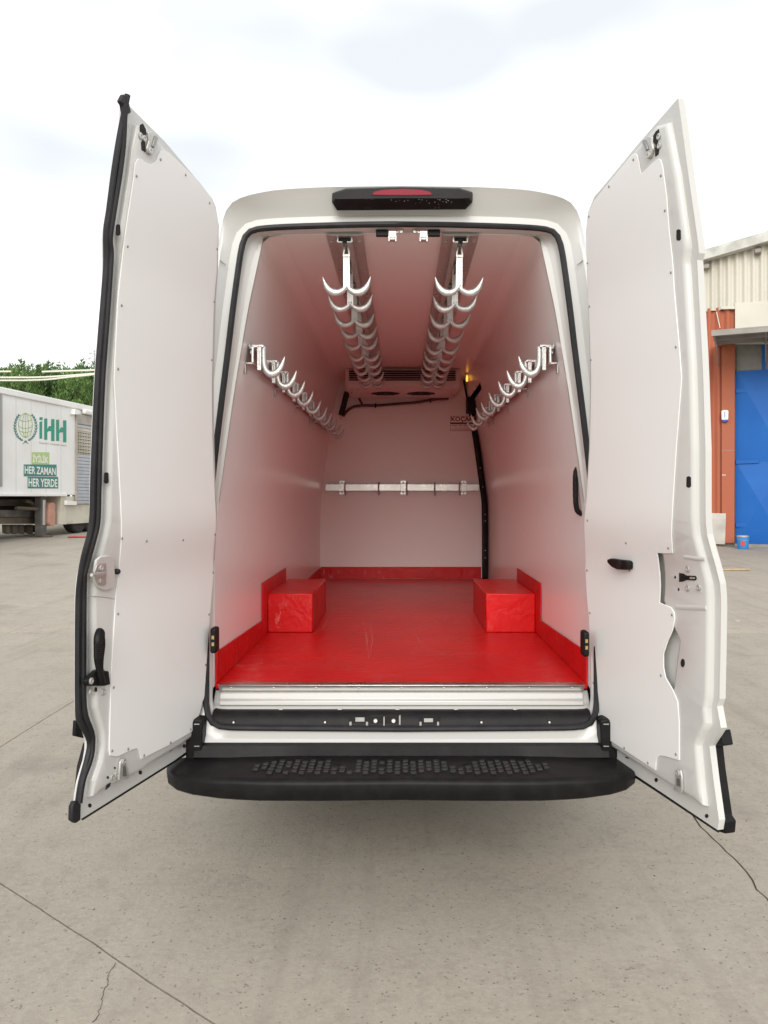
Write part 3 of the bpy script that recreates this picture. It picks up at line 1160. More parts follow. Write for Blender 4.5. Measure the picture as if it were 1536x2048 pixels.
ys_ = yrear(2.6) + 0.045
for sg in (-1, 1):
    a, b = P(816 + sg * 40 - 13, 461, ys_), P(816 + sg * 40 + 23 * (1 if sg > 0 else 1) - (10 if sg < 0 else 0), 472, ys_)
    cxp = 816 + sg * 52
    a, b = P(cxp - 12, 461, ys_), P(cxp + 12, 473, ys_)
    st = MB().box(a.x, b.x, ys_ - 0.012, ys_ + 0.01, b.z, a.z).build('striker_plate', 'black_plastic', van, bevel=0.002)
    c = P(816 + sg * 31, 474, ys_ - 0.02)
    MB().box(c.x - 0.017, c.x + 0.017, ys_ - 0.035, ys_ - 0.01, c.z - 0.006, c.z + 0.022).build('striker', 'galvanised', st, bevel=0.003)
    MB().box(c.x - 0.012, c.x + 0.012, ys_ - 0.04, ys_ - 0.012, c.z - 0.019, c.z - 0.006).build('striker_roller', 'galvanised', st, bevel=0.004)
    for d in (-0.014, 0.014):
        MB().box(c.x + d - 0.002, c.x + d + 0.002, ys_ - 0.04, ys_ - 0.012, c.z - 0.024, c.z).build('striker_cheek', 'galvanised', st)
    q = [P(816 + sg * 31, 468, ys_ - 0.02), P(816 + sg * 24, 466, ys_ - 0.022), P(816 + sg * 15, 462, ys_ - 0.01)]
    MB().tube(q, 0.006, n=6).build('striker_arm', 'galvanised', st)
    MB().lathe([(0.010, 0), (0.008, 0.005), (0, 0.006)], P(816 + sg * 14, 463, ys_ - 0.012), (0, -1, 0), 10).build('bolt', 'galvanised', st)

# brake light bar over the opening
ys_ = 3.315
outl = [(664, 386), (691, 376), (803, 372.5), (920, 375), (946, 384), (945, 404), (931, 419), (803, 420), (674, 421), (664, 405)]
front = [(668, 388), (693, 379), (803, 375), (918, 378), (942, 387), (940, 396), (915, 397), (803, 396), (694, 398), (670, 398)]
back3 = [P(x, y, ys_ + 0.10) for x, y in outl]
mid3 = [P(x, y, ys_ + 0.0) for x, y in outl]
fr3 = [P(x, y, ys_ - 0.055) for x, y in front]
mb = MB()
mb.grid([back3, mid3, fr3], closed=True)
mb.add(fr3, [tuple(range(len(fr3)))])
bar = mb.build('brake_light', 'black_plastic', van, bevel=0.003, ang=25)
tag(bar, 'black brake light housing with red lens above the rear opening')
lens = [(744, 388.5), (749, 383), (765, 379.5), (785, 378), (806, 377.5), (826, 378), (845, 379.5), (859, 383), (865, 388.5), (862, 390), (806, 390.5), (747, 390)]
l3 = [P(x, y, ys_ - 0.058) for x, y in lens]
MB().prism(l3, (0, 0.02, 0)).build('lens', 'lens_red', bar, bevel=0.0015)
l4 = [P(806 + (x - 806) * 1.03, 384.5 + (y - 384.5) * 1.2, ys_ - 0.0565) for x, y in lens]
MB().prism(l4, (0, 0.02, 0)).build('lens_gasket', 'dark', bar)
for sg in (-1, 1):
    a = P(805 + sg * 132, 391, ys_ - 0.045)
    MB().box(a.x - 0.006, a.x + 0.006, a.y - 0.006, a.y + 0.02, a.z - 0.012, a.z + 0.010).build('housing_slot', 'dark', bar)
    a = P(805 + sg * 69, 414, ys_ - 0.012)
    for d in (-0.009, 0.006):
        MB().box(a.x + d, a.x + d + 0.004, a.y - 0.003, a.y + 0.02, a.z - 0.006, a.z + 0.004).build('housing_tab', 'dark', bar)
mb = MB()
for _ in range(60):                                                       # rain beads on the slanted underside
    t = random.random()
    u = random.uniform(690, 905)
    w_ = P(u, 398 + 12 * t, ys_ - 0.053 + 0.033 * t)
    r_ = random.uniform(0.0008, 0.0022)
    mb.lathe([(r_, 0), (r_ * 0.7, r_ * 0.5), (0, r_ * 0.7)], w_, (0, -0.8, -0.5), 6)
tag(mb.build('water_beads', 'galvanised', bar), kind='stuff')

# ---- rear bumper
def bump_y(x):
    return lerp_tab([(0, 2.80), (0.3, 2.803), (0.5, 2.812), (0.65, 2.835), (0.75, 2.865), (0.82, 2.905), (0.865, 2.96), (0.89, 3.03), (0.897, 3.10), (0.90, 3.2)], abs(x))


bxs = sorted(set([-0.897, -0.89, -0.88, -0.865, -0.845, -0.82, -0.79, -0.75, -0.7, -0.65, -0.58, -0.5, -0.4, -0.3, -0.2, -0.1, 0.0]))
bxs = bxs + [-x for x in reversed(bxs[:-1])]
rws = []
for x in bxs:
    y = bump_y(x) + 0.032 * max(0.0, 1 - abs(x) / 0.9)
    e = lerp_tab([(0, 0), (0.6, 0.0), (0.8, 0.4), (0.9, 1.0)], abs(x))
    zt, zb = 0.520 - 0.020 * e, 0.443 + 0.016 * e
    yb = max(3.11, y + 0.03)
    rws.append([Vector((x, yb, zt + 0.002)), Vector((x, y + 0.030, zt)), Vector((x, y + 0.011, zt - 0.002)), Vector((x, y + 0.002, zt - 0.009)), Vector((x, y, zt - 0.018)),
                Vector((x, y + 0.004, zb + 0.008)), Vector((x, y + 0.012, zb + 0.001)), Vector((x, y + 0.04, zb)), Vector((x, yb + 0.05, zb + 0.01))])
mb = MB().grid(rws)
mb.add(rws[0], [tuple(range(9))])
mb.add(rws[-1], [tuple(range(9))])
bumper = mb.build('rear_bumper', 'black_plastic', van, ang=60)
tag(bumper, 'black plastic rear bumper step with moulded tread')
rws = []
for i in range(33):
    x = -0.80 + 1.6 * i / 32
    c = lerp_tab([(0, 0.0), (0.42, 0.0), (0.50, 0.02), (0.58, 0.035), (0.8, 0.04)], abs(x))
    rws.append([Vector((x, 3.128, 0.562)), Vector((x, 3.10, 0.558)), Vector((x, 3.092 - 0.35 * c, 0.5195)), Vector((x, 3.088 - 0.35 * c, 0.5185))])
MB().grid(rws).build('bumper_riser', 'black_plastic', bumper, ang=40)
mb = MB()
for c_ in range(38):
    x = -0.535 + 1.07 * c_ / 37
    for r_ in range(4):
        if (c_ in (0, 1, 36, 37) and r_ in (0, 3)) or (c_ in (10, 11, 12, 25, 26, 27) and r_ > 1):
            continue
        yy = 2.885 + 0.036 * r_ + (0.018 if c_ % 2 else 0.0)
        if random.random() < 0.02:
            continue
        mb.box(x - 0.0105, x + 0.0105, yy, yy + 0.022, 0.519, 0.5275)
tag(mb.build('step_tread', 'tread', bumper, bevel=0.0018), kind='stuff')
for x in (-0.275, 0.275):
    MB().tube([Vector((x + 0.045 * math.cos(a), 2.985 + 0.022 * math.sin(a), 0.521)) for a in [math.pi * k / 12 for k in range(13)]], 0.004, n=6).build('step_boss', 'black_plastic', bumper)
for sg in (-1, 1):
    pts = [(sg * 0.835, 3.09, 0.495), (sg * 0.772, 3.09, 0.495), (sg * 0.768, 3.09, 0.66), (sg * 0.800, 3.09, 0.665), (sg * 0.835, 3.09, 0.62)]
    cp = MB().prism(pts, (0, 0.07, 0)).build('corner_pad', 'black_plastic', bumper, bevel=0.008, seg=3)
    for z in (0.525, 0.56, 0.645):
        MB().box(sg * 0.79 - 0.010, sg * 0.79 + 0.010, 3.086, 3.0915, z - 0.0015, z + 0.0015).build('pad_clip', 'galvanised', cp)
# underside + wheels
MB().box(-0.8, 0.8, 3.25, 9.6, 0.42, 0.505).build('chassis', 'chassis', van)
for sx in (-1, 1):
    for wy in (4.97, 8.9):
        xw = sx * 0.80
        pr = [(0.21, -0.1), (0.33, -0.1), (0.355, -0.07), (0.36, 0), (0.355, 0.07), (0.33, 0.1), (0.21, 0.1)]
        w_ = MB().lathe(pr, (xw, wy, 0.36), (1, 0, 0), 32).build('wheel', 'tyre', van)
        MB().lathe([(0.205, -0.03), (0.205, 0.085), (0.17, 0.06), (0.06, 0.07), (0, 0.07)], (xw, wy, 0.36), (sx, 0, 0), 24).build('rim', 'galvanised', w_)

# ---- rear doors
OPEN = R(14.5)


def make_surf(sg):
    return Surf((sg * 0.806, 3.20), (sg * math.sin(OPEN), -math.cos(OPEN)), (-sg * math.cos(OPEN), -math.sin(OPEN)), lean)


SL, SR = make_surf(-1), make_surf(1)
FT = 0.022      # depth of the pressed inner frame


def dense(poly, sub=4):
    p = smooth_path([(x, y, 0) for x, y in poly], sub)
    return [(q.x, q.y) for q in p]


screw_me = MB().lathe([(0.0048, 0), (0.0045, 0.0012), (0.003, 0.0026), (0, 0.003)], (0, 0, 0), (0, 0, 1), 9).mesh('screw')
screw_me.materials.append(MATS['screw_steel'])
screw_me.polygons.foreach_set('use_smooth', [True] * len(screw_me.polygons))
bolt_me = MB().lathe([(0.0105, 0), (0.0105, 0.003), (0.008, 0.0045), (0.0055, 0.0045), (0.005, 0.0025), (0, 0.0025)], (0, 0, 0), (0, 0, 1), 14).mesh('bolt')
bolt_me.materials.append(MATS['galvanised'])


def put(me, name, surf, px, py, off, parent):
    return place(name, me, parent, surf.at(px, py, off), quat_z(surf.n))


# left door
free_mid_L = [(252, 205), (246, 285), (234, 350), (222, 425), (215, 475), (216, 515), (215, 560), (207, 662), (200, 758), (194, 885), (191, 975), (189, 1055), (176, 1110),
              (164, 1160), (161, 1232), (161, 1415), (172, 1455), (181, 1484), (177, 1520), (164, 1565), (158, 1612), (160, 1637)]
flange = dense(free_mid_L, 2) + [(164, 1637), (349, 1521), (389, 1492), (391, 1468), (404, 1430), (414, 1390), (419, 1315), (425, 1230), (431, 1145), (433, 1040), (429, 900),
                                 (428, 758), (431, 633), (436, 545), (438, 450), (432, 415), (424, 396), (400, 366), (330, 283)]
dl = SL.plate(flange, -0.022, 0.0, 'rear_door', 'white_paint', van, bevel=0.003, smooth=False)
tag(dl, 'left rear door, swung open, with a wide black rubber edge seal')
LV = [(-0.002, 0.0), (0.008, 0.002), (0.015, 0.005), (0.020, 0.010), (FT, 0.018)]
frame = [(265, 250), (256, 293), (249, 350), (237, 426), (229, 475), (231, 506), (229, 548), (221, 662), (214, 758), (208, 885), (205, 987), (203, 1045), (193, 1088), (179, 1139), (176, 1166),
         (175, 1300), (176, 1415), (191, 1465), (193, 1488), (189, 1518), (175, 1561), (172, 1594), (220, 1566), (266, 1545), (299, 1524), (352, 1492), (382, 1470), (398, 1400), (408, 1260), (418, 1100),
         (419, 900), (417, 700), (424, 550), (427, 460), (414, 410), (330, 308), (280, 250)]
SL.pressed(frame, LV, 'inner_frame', 'white_paint', dl, ang=50)
panel = [(437, 443), (433, 548), (427, 633), (424, 758), (425, 880), (430, 1000), (432, 1043), (429, 1083), (427, 1149), (420, 1232), (414, 1315), (409, 1392), (399, 1428), (384, 1463),
         (336, 1491), (283, 1518), (279, 1502), (274, 1496), (262, 1500), (240, 1511), (233, 1513), (221, 1511), (219, 1498), (223, 1349), (230, 1232), (238, 1149), (243, 1033), (242, 1000), (229, 758),
         (236, 605), (245, 520), (256, 435), (267, 364), (271, 327), (277, 317), (284, 318), (290, 324), (301, 329), (313, 322), (318, 309), (322, 302), (330, 300), (340, 306), (399, 364), (423, 395), (433, 421)]
pl = SL.plate(panel, FT + 0.0005, FT + 0.0045, 'lining_panel', 'panel_white', dl, bevel=0.0015)
for (x, y) in [(273, 352), (371, 350), (419, 406), (255, 493), (434, 498), (243, 611), (428, 604), (423, 720), (236, 738), (244, 1077), (293, 1082), (366, 1080), (430, 1069), (426, 1145),
               (236, 1228), (418, 1229), (411, 1330), (227, 1375), (405, 1403), (381, 1459), (224, 1502), (256, 1498), (288, 1511), (341, 1485), (321, 319)]:
    put(screw_me, 'screw', SL, x, y, FT + 0.0045, dl)
outer_L = [(250, 190), (244, 222), (233, 279), (222, 350), (213, 421), (207, 463), (207, 520), (205, 562), (197, 662), (190, 758), (184, 885), (181, 967), (178, 1050), (163, 1112), (154, 1166), (151, 1232),
           (151, 1415), (157, 1445), (174, 1481), (170, 1515), (157, 1564), (151, 1604)]
inner_L = [(256, 208), (254, 234), (251, 293), (244, 350), (232, 426), (225, 475), (227, 506), (225, 548), (217, 662), (210, 758), (205, 885), (202, 987), (200, 1045), (190, 1088), (176, 1139), (173, 1166),
           (172, 1300), (173, 1415), (188, 1465), (190, 1488), (186, 1518), (171, 1561), (164, 1606)]


def seal_strip(path, rad, off, nm):
    pts = []
    prev = None
    for (x, y) in dense(path, 4):
        pts.append(SL.at(x, y, off))
    return MB().tube(pts, rad, n=8).build(nm, 'rubber', dl)


seal_strip([(x + 5, y) for x, y in outer_L], 0.0095, 0.004, 'edge_seal_lip')
seal_strip([(x - 6, y) for x, y in inner_L], 0.0110, 0.008, 'edge_seal_lip')
tops = [(246, 210), (241, 202), (248, 188), (256, 192), (263, 225), (250, 232)]
SL.plate(tops, -0.004, 0.010, 'edge_seal_end', 'rubber', dl, step=0, bevel=0.003)
SL.plate([(150, 1602), (163, 1602), (162, 1640), (152, 1647), (144, 1641), (145, 1614)], -0.004, 0.012, 'edge_seal_end', 'rubber', dl, step=0, bevel=0.004)
SL.plate([(152, 1440), (150, 1472), (176, 1478), (160, 1448)], -0.034, -0.0225, 'corner_trim', 'black_plastic', dl, step=0, bevel=0.003)
SL.plate([(172, 1485), (160, 1530), (153, 1600), (160, 1600), (166, 1540), (178, 1500)], -0.034, -0.0225, 'corner_trim', 'black_plastic', dl, step=0, bevel=0.003)
SL.tube = None
MB().tube([SL.at(165, 1637, -0.012), SL.at(349, 1522, -0.012), SL.at(389, 1496, -0.012)], 0.006, n=6).build('lower_edge_rubber', 'rubber', dl)


def slot(surf, cx, cy, w, h, off, name, m, parent):
    pts = []
    for k in range(16):
        a = 2 * math.pi * k / 16
        x, y = math.cos(a), math.sin(a)
        pts.append((cx + w * x, cy + (h - w) * (1 if y > 0 else -1) + w * y if abs(y) > 0.05 else cy + (h - w) * (1 if k else 1)))
    return surf.plate(pts, off, off + 0.0012, name, m, parent, step=0)


slot(SL, 236.5, 460, 4.6, 11.5, FT - 0.001 if False else FT - 0.0005, 'slot_hole', 'dark', dl)
slot(SL, 213, 956, 4.6, 11.5, FT - 0.0005, 'slot_hole', 'dark', dl)
# striker, knob, handle, bolts
SL.plate([(193, 1120), (204, 1111), (222, 1110), (230, 1120), (232, 1165), (226, 1178), (210, 1182), (196, 1174), (190, 1160), (190, 1140)], FT, FT + 0.010, 'striker_boss', 'white_paint', dl, step=0, bevel=0.006, seg=3)
sb = SL.plate([(188, 1148), (194, 1130), (199, 1127), (213, 1127), (213, 1168), (209, 1171), (197, 1170), (190, 1158)], FT + 0.0105, FT + 0.0145, 'striker_plate', 'galvanised', dl, step=0, bevel=0.0015)
MB().tube([SL.at(208, 1148, FT + 0.018), SL.at(198, 1149, FT + 0.034), SL.at(183, 1150, FT + 0.040)], [0.009, 0.008, 0.005], n=8).build('striker_pin', 'galvanised', sb)
for y in (1136, 1161):
    put(bolt_me, 'bolt', SL, 202, y, FT + 0.0145, sb)
MB().lathe([(0.009, 0), (0.0095, 0.012), (0.006, 0.017), (0, 0.018)], SL.at(230, 1143, FT), SL.n, 12).build('rubber_buffer', 'rubber', dl)
SL.plate([(174, 1361), (179, 1355), (194, 1341), (206, 1337), (211, 1342), (218, 1342), (221, 1369), (210, 1372), (181, 1372), (175, 1368)], FT, FT + 0.018, 'handle_base', 'black_plastic', dl, step=0, bevel=0.003)
hpath = [SL.at(x, y, FT + o_) for x, y, o_ in ((204, 1366, 0.02), (200, 1340, 0.026), (198, 1318, 0.032), (199, 1295, 0.036), (199, 1275, 0.034), (201, 1264, 0.026))]
hd = MB().tube(smooth_path(hpath, 4), [0.013 + 0.008 * math.sin(min(1, max(0, (i - 4) / 16)) * math.pi * 0.8) for i in range(21)], n=10, flat=SL.n, ratio=0.75).build('pull_handle', 'black_plastic', dl)
tag(hd, 'black ribbed pull handle low on the left door')
for k in range(9):
    y = 1287 + 3.6 * k
    MB().tube([SL.at(191.5, y, FT + 0.052), SL.at(203.5, y, FT + 0.052)], 0.0018, n=5).build('grip_rib', 'rubber', hd)
put(bolt_me, 'bolt', SL, 182, 1362, FT + 0.018, dl)
for x in (181, 206):
    put(bolt_me, 'bolt', SL, x, 1384, FT, dl)
slot(SL, 192, 1379, 2.6, 4.6, FT - 0.0005, 'slot_hole', 'dark', dl)
MB().tube([SL.at(176, 1192, FT + 0.0005), SL.at(205, 1194, FT + 0.0005), SL.at(231, 1198, FT + 0.0005)], 0.0011, n=4).build('frame_seam', 'galvanised', dl)


def latch_low(surf, pts, parent):
    lt = surf.plate(pts, FT, FT + 0.009, 'lower_latch', 'galvanised', parent, step=0, bevel=0.003)
    return lt


lt = latch_low(SL, [(241, 1524), (245, 1517), (251, 1517), (254, 1530), (259, 1550), (257, 1558), (238, 1561)], dl)
put(bolt_me, 'bolt', SL, 247, 1523, FT + 0.009, lt)
SL.plate([(246, 1532), (251, 1532), (254, 1552), (245, 1553)], FT + 0.009, FT + 0.0096, 'latch_slot', 'screw_steel', lt, step=0)
for x, y in ((224, 1555), (232, 1550)):
    put(bolt_me, 'bolt', SL, x, y, FT, dl)
for x, y, r in ((216, 1555, 2.2), (230, 1536, 1.8), (180, 1611, 3.4), (281, 1545, 3.4), (369, 1492, 3.2)):
    off = FT if y < 1540 or x in (216,) else 0.0
    SL.oval(x, y, r, r * 1.25, off - 0.001, off + 0.0012, 'drain_hole', 'dark', dl)
SL.plate([(212, 1580), (214, 1570), (222, 1565), (220, 1573)], FT - 0.001, FT + 0.002, 'latch_opening', 'dark', dl, step=0)
SL.plate([(338, 1502), (343, 1499), (345, 1500.5), (340, 1503.5)], -0.0005, 0.0012, 'drain_slot', 'dark', dl, step=0)
# upper latch
SL.plate([(281, 250), (286, 247), (292, 258), (293, 268), (289, 274), (291, 285), (291, 304), (284, 300), (283, 285), (286, 280), (287, 268), (281, 262)], FT - 0.001, FT + 0.002, 'latch_opening', 'dark', dl, step=0)
lt = SL.plate([(297, 264), (305, 262), (316, 268), (318, 276), (310, 300), (305, 311), (296, 306), (294, 296), (299, 282)], FT, FT + 0.008, 'upper_latch', 'galvanised', dl, step=0, bevel=0.003)
SL.plate([(311, 271), (317, 276), (309, 296), (305, 292)], FT + 0.008, FT + 0.012, 'latch_lever', 'screw_steel', lt, step=0, bevel=0.001)
for x, y in ((281, 272), (288, 277), (300, 302)):
    put(bolt_me, 'bolt', SL, x, y, FT + (0.008 if x == 300 else 0), lt)

# right door
free_R = [(1356, 196), (1377, 350), (1397, 492), (1398, 506), (1394, 520), (1405, 720), (1411, 900), (1414, 1068), (1428, 1120), (1440, 1168), (1441, 1300), (1439, 1398), (1434, 1412), (1442, 1456), (1419, 1492),
          (1427, 1560), (1438, 1640), (1435, 1660)]
flange = free_R + [(1322, 1584), (1207, 1508), (1204, 1484), (1192, 1447), (1183, 1403), (1177, 1240), (1172, 1190), (1170, 1140), (1172, 1000), (1178, 900), (1180, 757), (1176, 600), (1172, 463), (1176, 425), (1188, 395), (1281, 282)]
dr = SR.plate(flange, -0.022, 0.0, 'rear_door', 'white_paint', van, bevel=0.003, smooth=False)
tag(dr, 'right rear door, swung open, with bare white pressed edge and lock')
frame = [(1346, 245), (1366, 350), (1386, 495), (1383, 522), (1395, 720), (1400, 900), (1403, 1070), (1417, 1122), (1429, 1170), (1430, 1300), (1428, 1395), (1424, 1416), (1426, 1448), (1406, 1490), (1412, 1560), (1418, 1612), (1366, 1580), (1311, 1546),
         (1243, 1502), (1212, 1480), (1260, 1440), (1335, 1470), (1342, 1440), (1352, 1400), (1357, 1370), (1363, 1320), (1369, 1282), (1358, 1258), (1342, 1240), (1340, 1222), (1338, 1205), (1336, 1200), (1335, 1112),
         (1325, 1090), (1315, 1060), (1325, 757), (1315, 576), (1302, 420), (1280, 362), (1240, 365), (1200, 405), (1196, 398), (1280, 300), (1325, 250)]
SR.pressed(frame, LV, 'inner_frame', 'white_paint', dr, ang=50)
panel = [(1187, 402), (1176, 425), (1172, 463), (1176, 600), (1182, 757), (1179, 900), (1173, 1000), (1170, 1140), (1173, 1190), (1178, 1240), (1184, 1403), (1195, 1445), (1206, 1470), (1213, 1477), (1260, 1508),
         (1311, 1541), (1312, 1523), (1315, 1514), (1321, 1511), (1335, 1514), (1358, 1521), (1358, 1444), (1355, 1403), (1345, 1379), (1331, 1355), (1327, 1335), (1327, 1307), (1335, 1283), (1345, 1260), (1349, 1239),
         (1348, 1225), (1342, 1215), (1319, 1205), (1314, 1106), (1345, 1107), (1344, 1034), (1352, 900), (1363, 757), (1358, 690), (1348, 576), (1338, 463), (1333, 392), (1325, 333), (1321, 320), (1316, 317), (1300, 330), (1284, 346), (1281, 345), (1277, 321),
         (1274, 310), (1270, 307), (1262, 311), (1218, 364)]
SR.plate(panel, FT + 0.0005, FT + 0.0045, 'lining_panel', 'panel_white', dr, bevel=0.0015)
for (x, y) in [(1267, 319), (1322, 351), (1330, 421), (1218, 373), (1178, 433), (1175, 526), (1342, 545), (1179, 613), (1352, 694), (1182, 720), (1175, 1041), (1252, 1086), (1337, 1096), (1174, 1141), (1259, 1141),
               (1180, 1226), (1344, 1230), (1187, 1366), (1322, 1351), (1210, 1469), (1249, 1496), (1296, 1526), (1352, 1509)]:
    put(screw_me, 'screw', SR, x, y, FT + 0.0045, dr)
slot(SR, 1357, 470, 4.6, 11.5, FT - 0.0005, 'slot_hole', 'dark', dr)
slot(SR, 1377, 964, 4.6, 11.5, FT - 0.0005, 'slot_hole', 'dark', dr)
SR.oval(1365, 1326, 4, 8.5, 0.02, FT + 0.0015, 'slot_hole', 'dark', dr)
lk = SR.plate([(1358, 1146), (1366, 1147), (1372, 1151), (1391, 1152), (1393, 1157), (1390, 1161), (1372, 1160), (1366, 1163), (1358, 1164)], FT - 0.0005, FT + 0.002, 'door_lock', 'dark', dr, step=0)
SR.plate([(1362, 1151), (1370, 1152), (1370, 1159), (1362, 1160)], FT + 0.002, FT + 0.010, 'lock_pawl', 'black_plastic', lk, step=0, bevel=0.001)
SR.plate([(1379, 1154), (1388, 1155), (1388, 1158), (1379, 1158)], FT + 0.002, FT + 0.006, 'lock_pawl', 'galvanised', lk, step=0, bevel=0.001)
for x, y in ((1376, 1138), (1376, 1176), (1398, 1175)):
    put(bolt_me, 'bolt', SR, x, y, FT, dr)
for x, y in ((1350, 1154.5), (1357, 1179)):
    SR.oval(x, y, 1.6, 3.0, FT - 0.001, FT + 0.001, 'slot_hole', 'dark', dr)
MB().tube([SR.at(1368, 1113, FT + 0.001), SR.at(1410, 1119, FT + 0.001)], 0.006, n=6, flat=SR.n, ratio=0.4).build('frame_bead', 'white_paint', dr)
MB().tube([SR.at(1352, 1214, FT + 0.001), SR.at(1412, 1216, FT + 0.001)], 0.008, n=6, flat=SR.n, ratio=0.35).build('frame_bead', 'white_paint', dr)
hn = SR.plate([(1213, 1119), (1220, 1117), (1232, 1119), (1250, 1121), (1254, 1124), (1254, 1138), (1250, 1140), (1232, 1139), (1222, 1134), (1214, 1126)], FT + 0.004, FT + 0.030, 'inside_handle', 'black_plastic', dr, step=0, bevel=0.005, seg=3)
SR.oval(1237, 1129, 4.5, 8, FT + 0.030, FT + 0.034, 'handle_boss', 'dark', hn)
lt = SR.plate([(1350, 1543), (1354, 1538), (1360, 1540), (1363, 1552), (1364, 1580), (1361, 1586), (1346, 1580), (1350, 1564)], FT, FT + 0.009, 'lower_latch', 'galvanised', dr, step=0, bevel=0.003)
put(bolt_me, 'bolt', SR, 1356, 1546, FT + 0.009, lt)
SR.plate([(1353, 1556), (1360, 1558), (1361, 1574), (1353, 1571)], FT + 0.009, FT + 0.0096, 'latch_slot', 'screw_steel', lt, step=0)
for x, y, r in ((1413, 1632, 3.4), (1312, 1560, 3.4), (1225, 1505, 3.2)):
    SR.oval(x, y, r, r * 1.25, -0.001, 0.0012, 'drain_hole', 'dark', dr)
SR.plate([(1251, 1513), (1257, 1516), (1256, 1518), (1250, 1515)], -0.0005, 0.0012, 'drain_slot', 'dark', dr, step=0)
SR.plate([(1441, 1459), (1447, 1491), (1427, 1494), (1432, 1540), (1445, 1632), (1452, 1643), (1450, 1668), (1437, 1664), (1430, 1600), (1424, 1540), (1415, 1492)], -0.06, -0.0225, 'corner_trim', 'black_plastic', dr, step=0, bevel=0.004)
MB().tube([SR.at(1437, 1662, -0.012), SR.at(1322, 1586, -0.012), SR.at(1207, 1511, -0.012)], 0.006, n=6).build('lower_edge_rubber', 'rubber', dr)
lo_ = SR.plate([(1317, 258), (1311, 263), (1306, 272), (1307, 283), (1311, 291), (1310, 296), (1310, 313), (1316, 309), (1318, 295), (1314, 290), (1316, 276), (1318, 268)], FT - 0.001, FT + 0.002, 'latch_opening', 'dark', dr, step=0)
lt = SR.plate([(1287, 279), (1294, 272), (1304, 273), (1303, 288), (1306, 297), (1302, 312), (1297, 319), (1291, 312), (1288, 300), (1282, 285)], FT, FT + 0.008, 'upper_latch', 'galvanised', dr, step=0, bevel=0.003)
SR.plate([(1284, 281), (1289, 279), (1296, 298), (1291, 302)], FT + 0.008, FT + 0.012, 'latch_lever', 'screw_steel', lt, step=0, bevel=0.001)
for x, y in ((1318, 273), (1319, 291), (1306, 293), (1297, 311)):
    put(bolt_me, 'bolt', SR, x, y, FT + (0.008 if x == 1297 else 0), lt)

# ---- ceiling rails
RAIL_X = {-1: -0.243, 1: 0.252}
for sg in (-1, 1):
    xr = RAIL_X[sg]
    zc = 2.640
    rl = MB()
    rl.box(xr - 0.078, xr + 0.078, 3.40, 6.80, zc - 0.006, zc)
    rail = rl.build('ceiling_rail', 'galvanised', van, bevel=0.0015)
    tag(rail, 'galvanised meat rail along the %s of the ceiling' % ('left' if sg < 0 else 'right'))
    ch = MB()
    for d in (-1, 1):
        ch.box(xr + d * 0.030 - 0.003, xr + d * 0.030 + 0.003, 3.42, 6.79, zc - 0.026, zc - 0.006)
        ch.box(min(xr + d * 0.030, xr + d * 0.010), max(xr + d * 0.030, xr + d * 0.010), 3.42, 6.79, zc - 0.029, zc - 0.0255)
    ch.build('rail_channel', 'galvanised', rail)
    for k in range(8):
        y = 3.47 + 0.46 * k
        for d in (-1, 1):
            MB().lathe([(0.0085, 0), (0.0085, 0.005), (0.005, 0.008), (0, 0.008)], (xr + d * 0.060, y, zc - 0.006), (0, 0, -1), 8).build('rail_bolt', 'galvanised', rail)
    MB().box(xr - 0.02, xr + 0.02, 3.428, 3.44, zc - 0.024, zc - 0.0065).build('end_stop', 'dark', rail)

# ---- side rails
def side_pt(sg, z, inset):
    return sg * (cav_half(z) - inset)


for sg, y1 in ((-1, 7.2), (1, 6.30)):
    z0, z1 = 2.105, 2.170
    x0 = side_pt(sg, 2.14, 0.034)
    rl = MB().box(min(x0, x0 + sg * 0.007), max(x0, x0 + sg * 0.007), 3.46, y1, z0, z1).build('side_rail', 'aluminium', van, bevel=0.001)
    tag(rl, 'flat aluminium hook bar along the %s wall' % ('left' if sg < 0 else 'right'))
    for y in (3.475, 4.3, 5.1, 5.9, 6.2):
        xa = side_pt(sg, 2.08, 0.003)
        br = MB()
        br.box(min(x0, xa), max(x0, xa), y, y + 0.03, z0 - 0.004, z0 + 0.002)
        br.box(min(xa, xa - sg * 0.005), max(xa, xa - sg * 0.005), y, y + 0.03, z0 - 0.045, z0)
        br.build('rail_bracket', 'galvanised', rl)
        br = MB()
        xb = side_pt(sg, 2.19, 0.003)
        br.box(min(x0, xb), max(x0, xb), y, y + 0.03, z1 - 0.002, z1 + 0.004)
        br.box(min(xb, xb - sg * 0.005), max(xb, xb - sg * 0.005), y, y + 0.03, z1, z1 + 0.018)
        br.build('rail_bracket', 'galvanised', rl)

# ---- evaporator unit on the bulkhead
UX0, UX1 = -0.487, 0.515
prof = [(7.56, 2.638), (6.93, 2.638), (6.91, 2.615), (6.91, 2.50), (6.92, 2.468), (6.96, 2.447), (7.02, 2.444), (7.56, 2.456)]
xs_ = [(UX0, 0.03), (UX0 + 0.012, 0.012), (UX0 + 0.035, 0.0), (UX1 - 0.035, 0.0), (UX1 - 0.012, 0.012), (UX1, 0.03)]
rws = []
for x, ins in xs_:
    rws.append([Vector((x, min(7.56, y + (ins if y < 7.5 else 0)), z + (ins if z < 2.5 else 0))) for y, z in prof])
mb = MB().grid(rws)
mb.add(rws[0], [tuple(range(len(prof)))])
mb.add(rws[-1], [tuple(range(len(prof)))])
unit = mb.build('evaporator_unit', 'unit_white', van, ang=50)
tag(unit, 'white cooling evaporator with black slotted grille under the ceiling')
ga, gb = P(698, 742, 6.905), P(911, 761, 6.905)
MB().box(ga.x, gb.x, 6.902, 6.912, gb.z, min(ga.z, 2.63)).build('grille_opening', 'dark', unit)
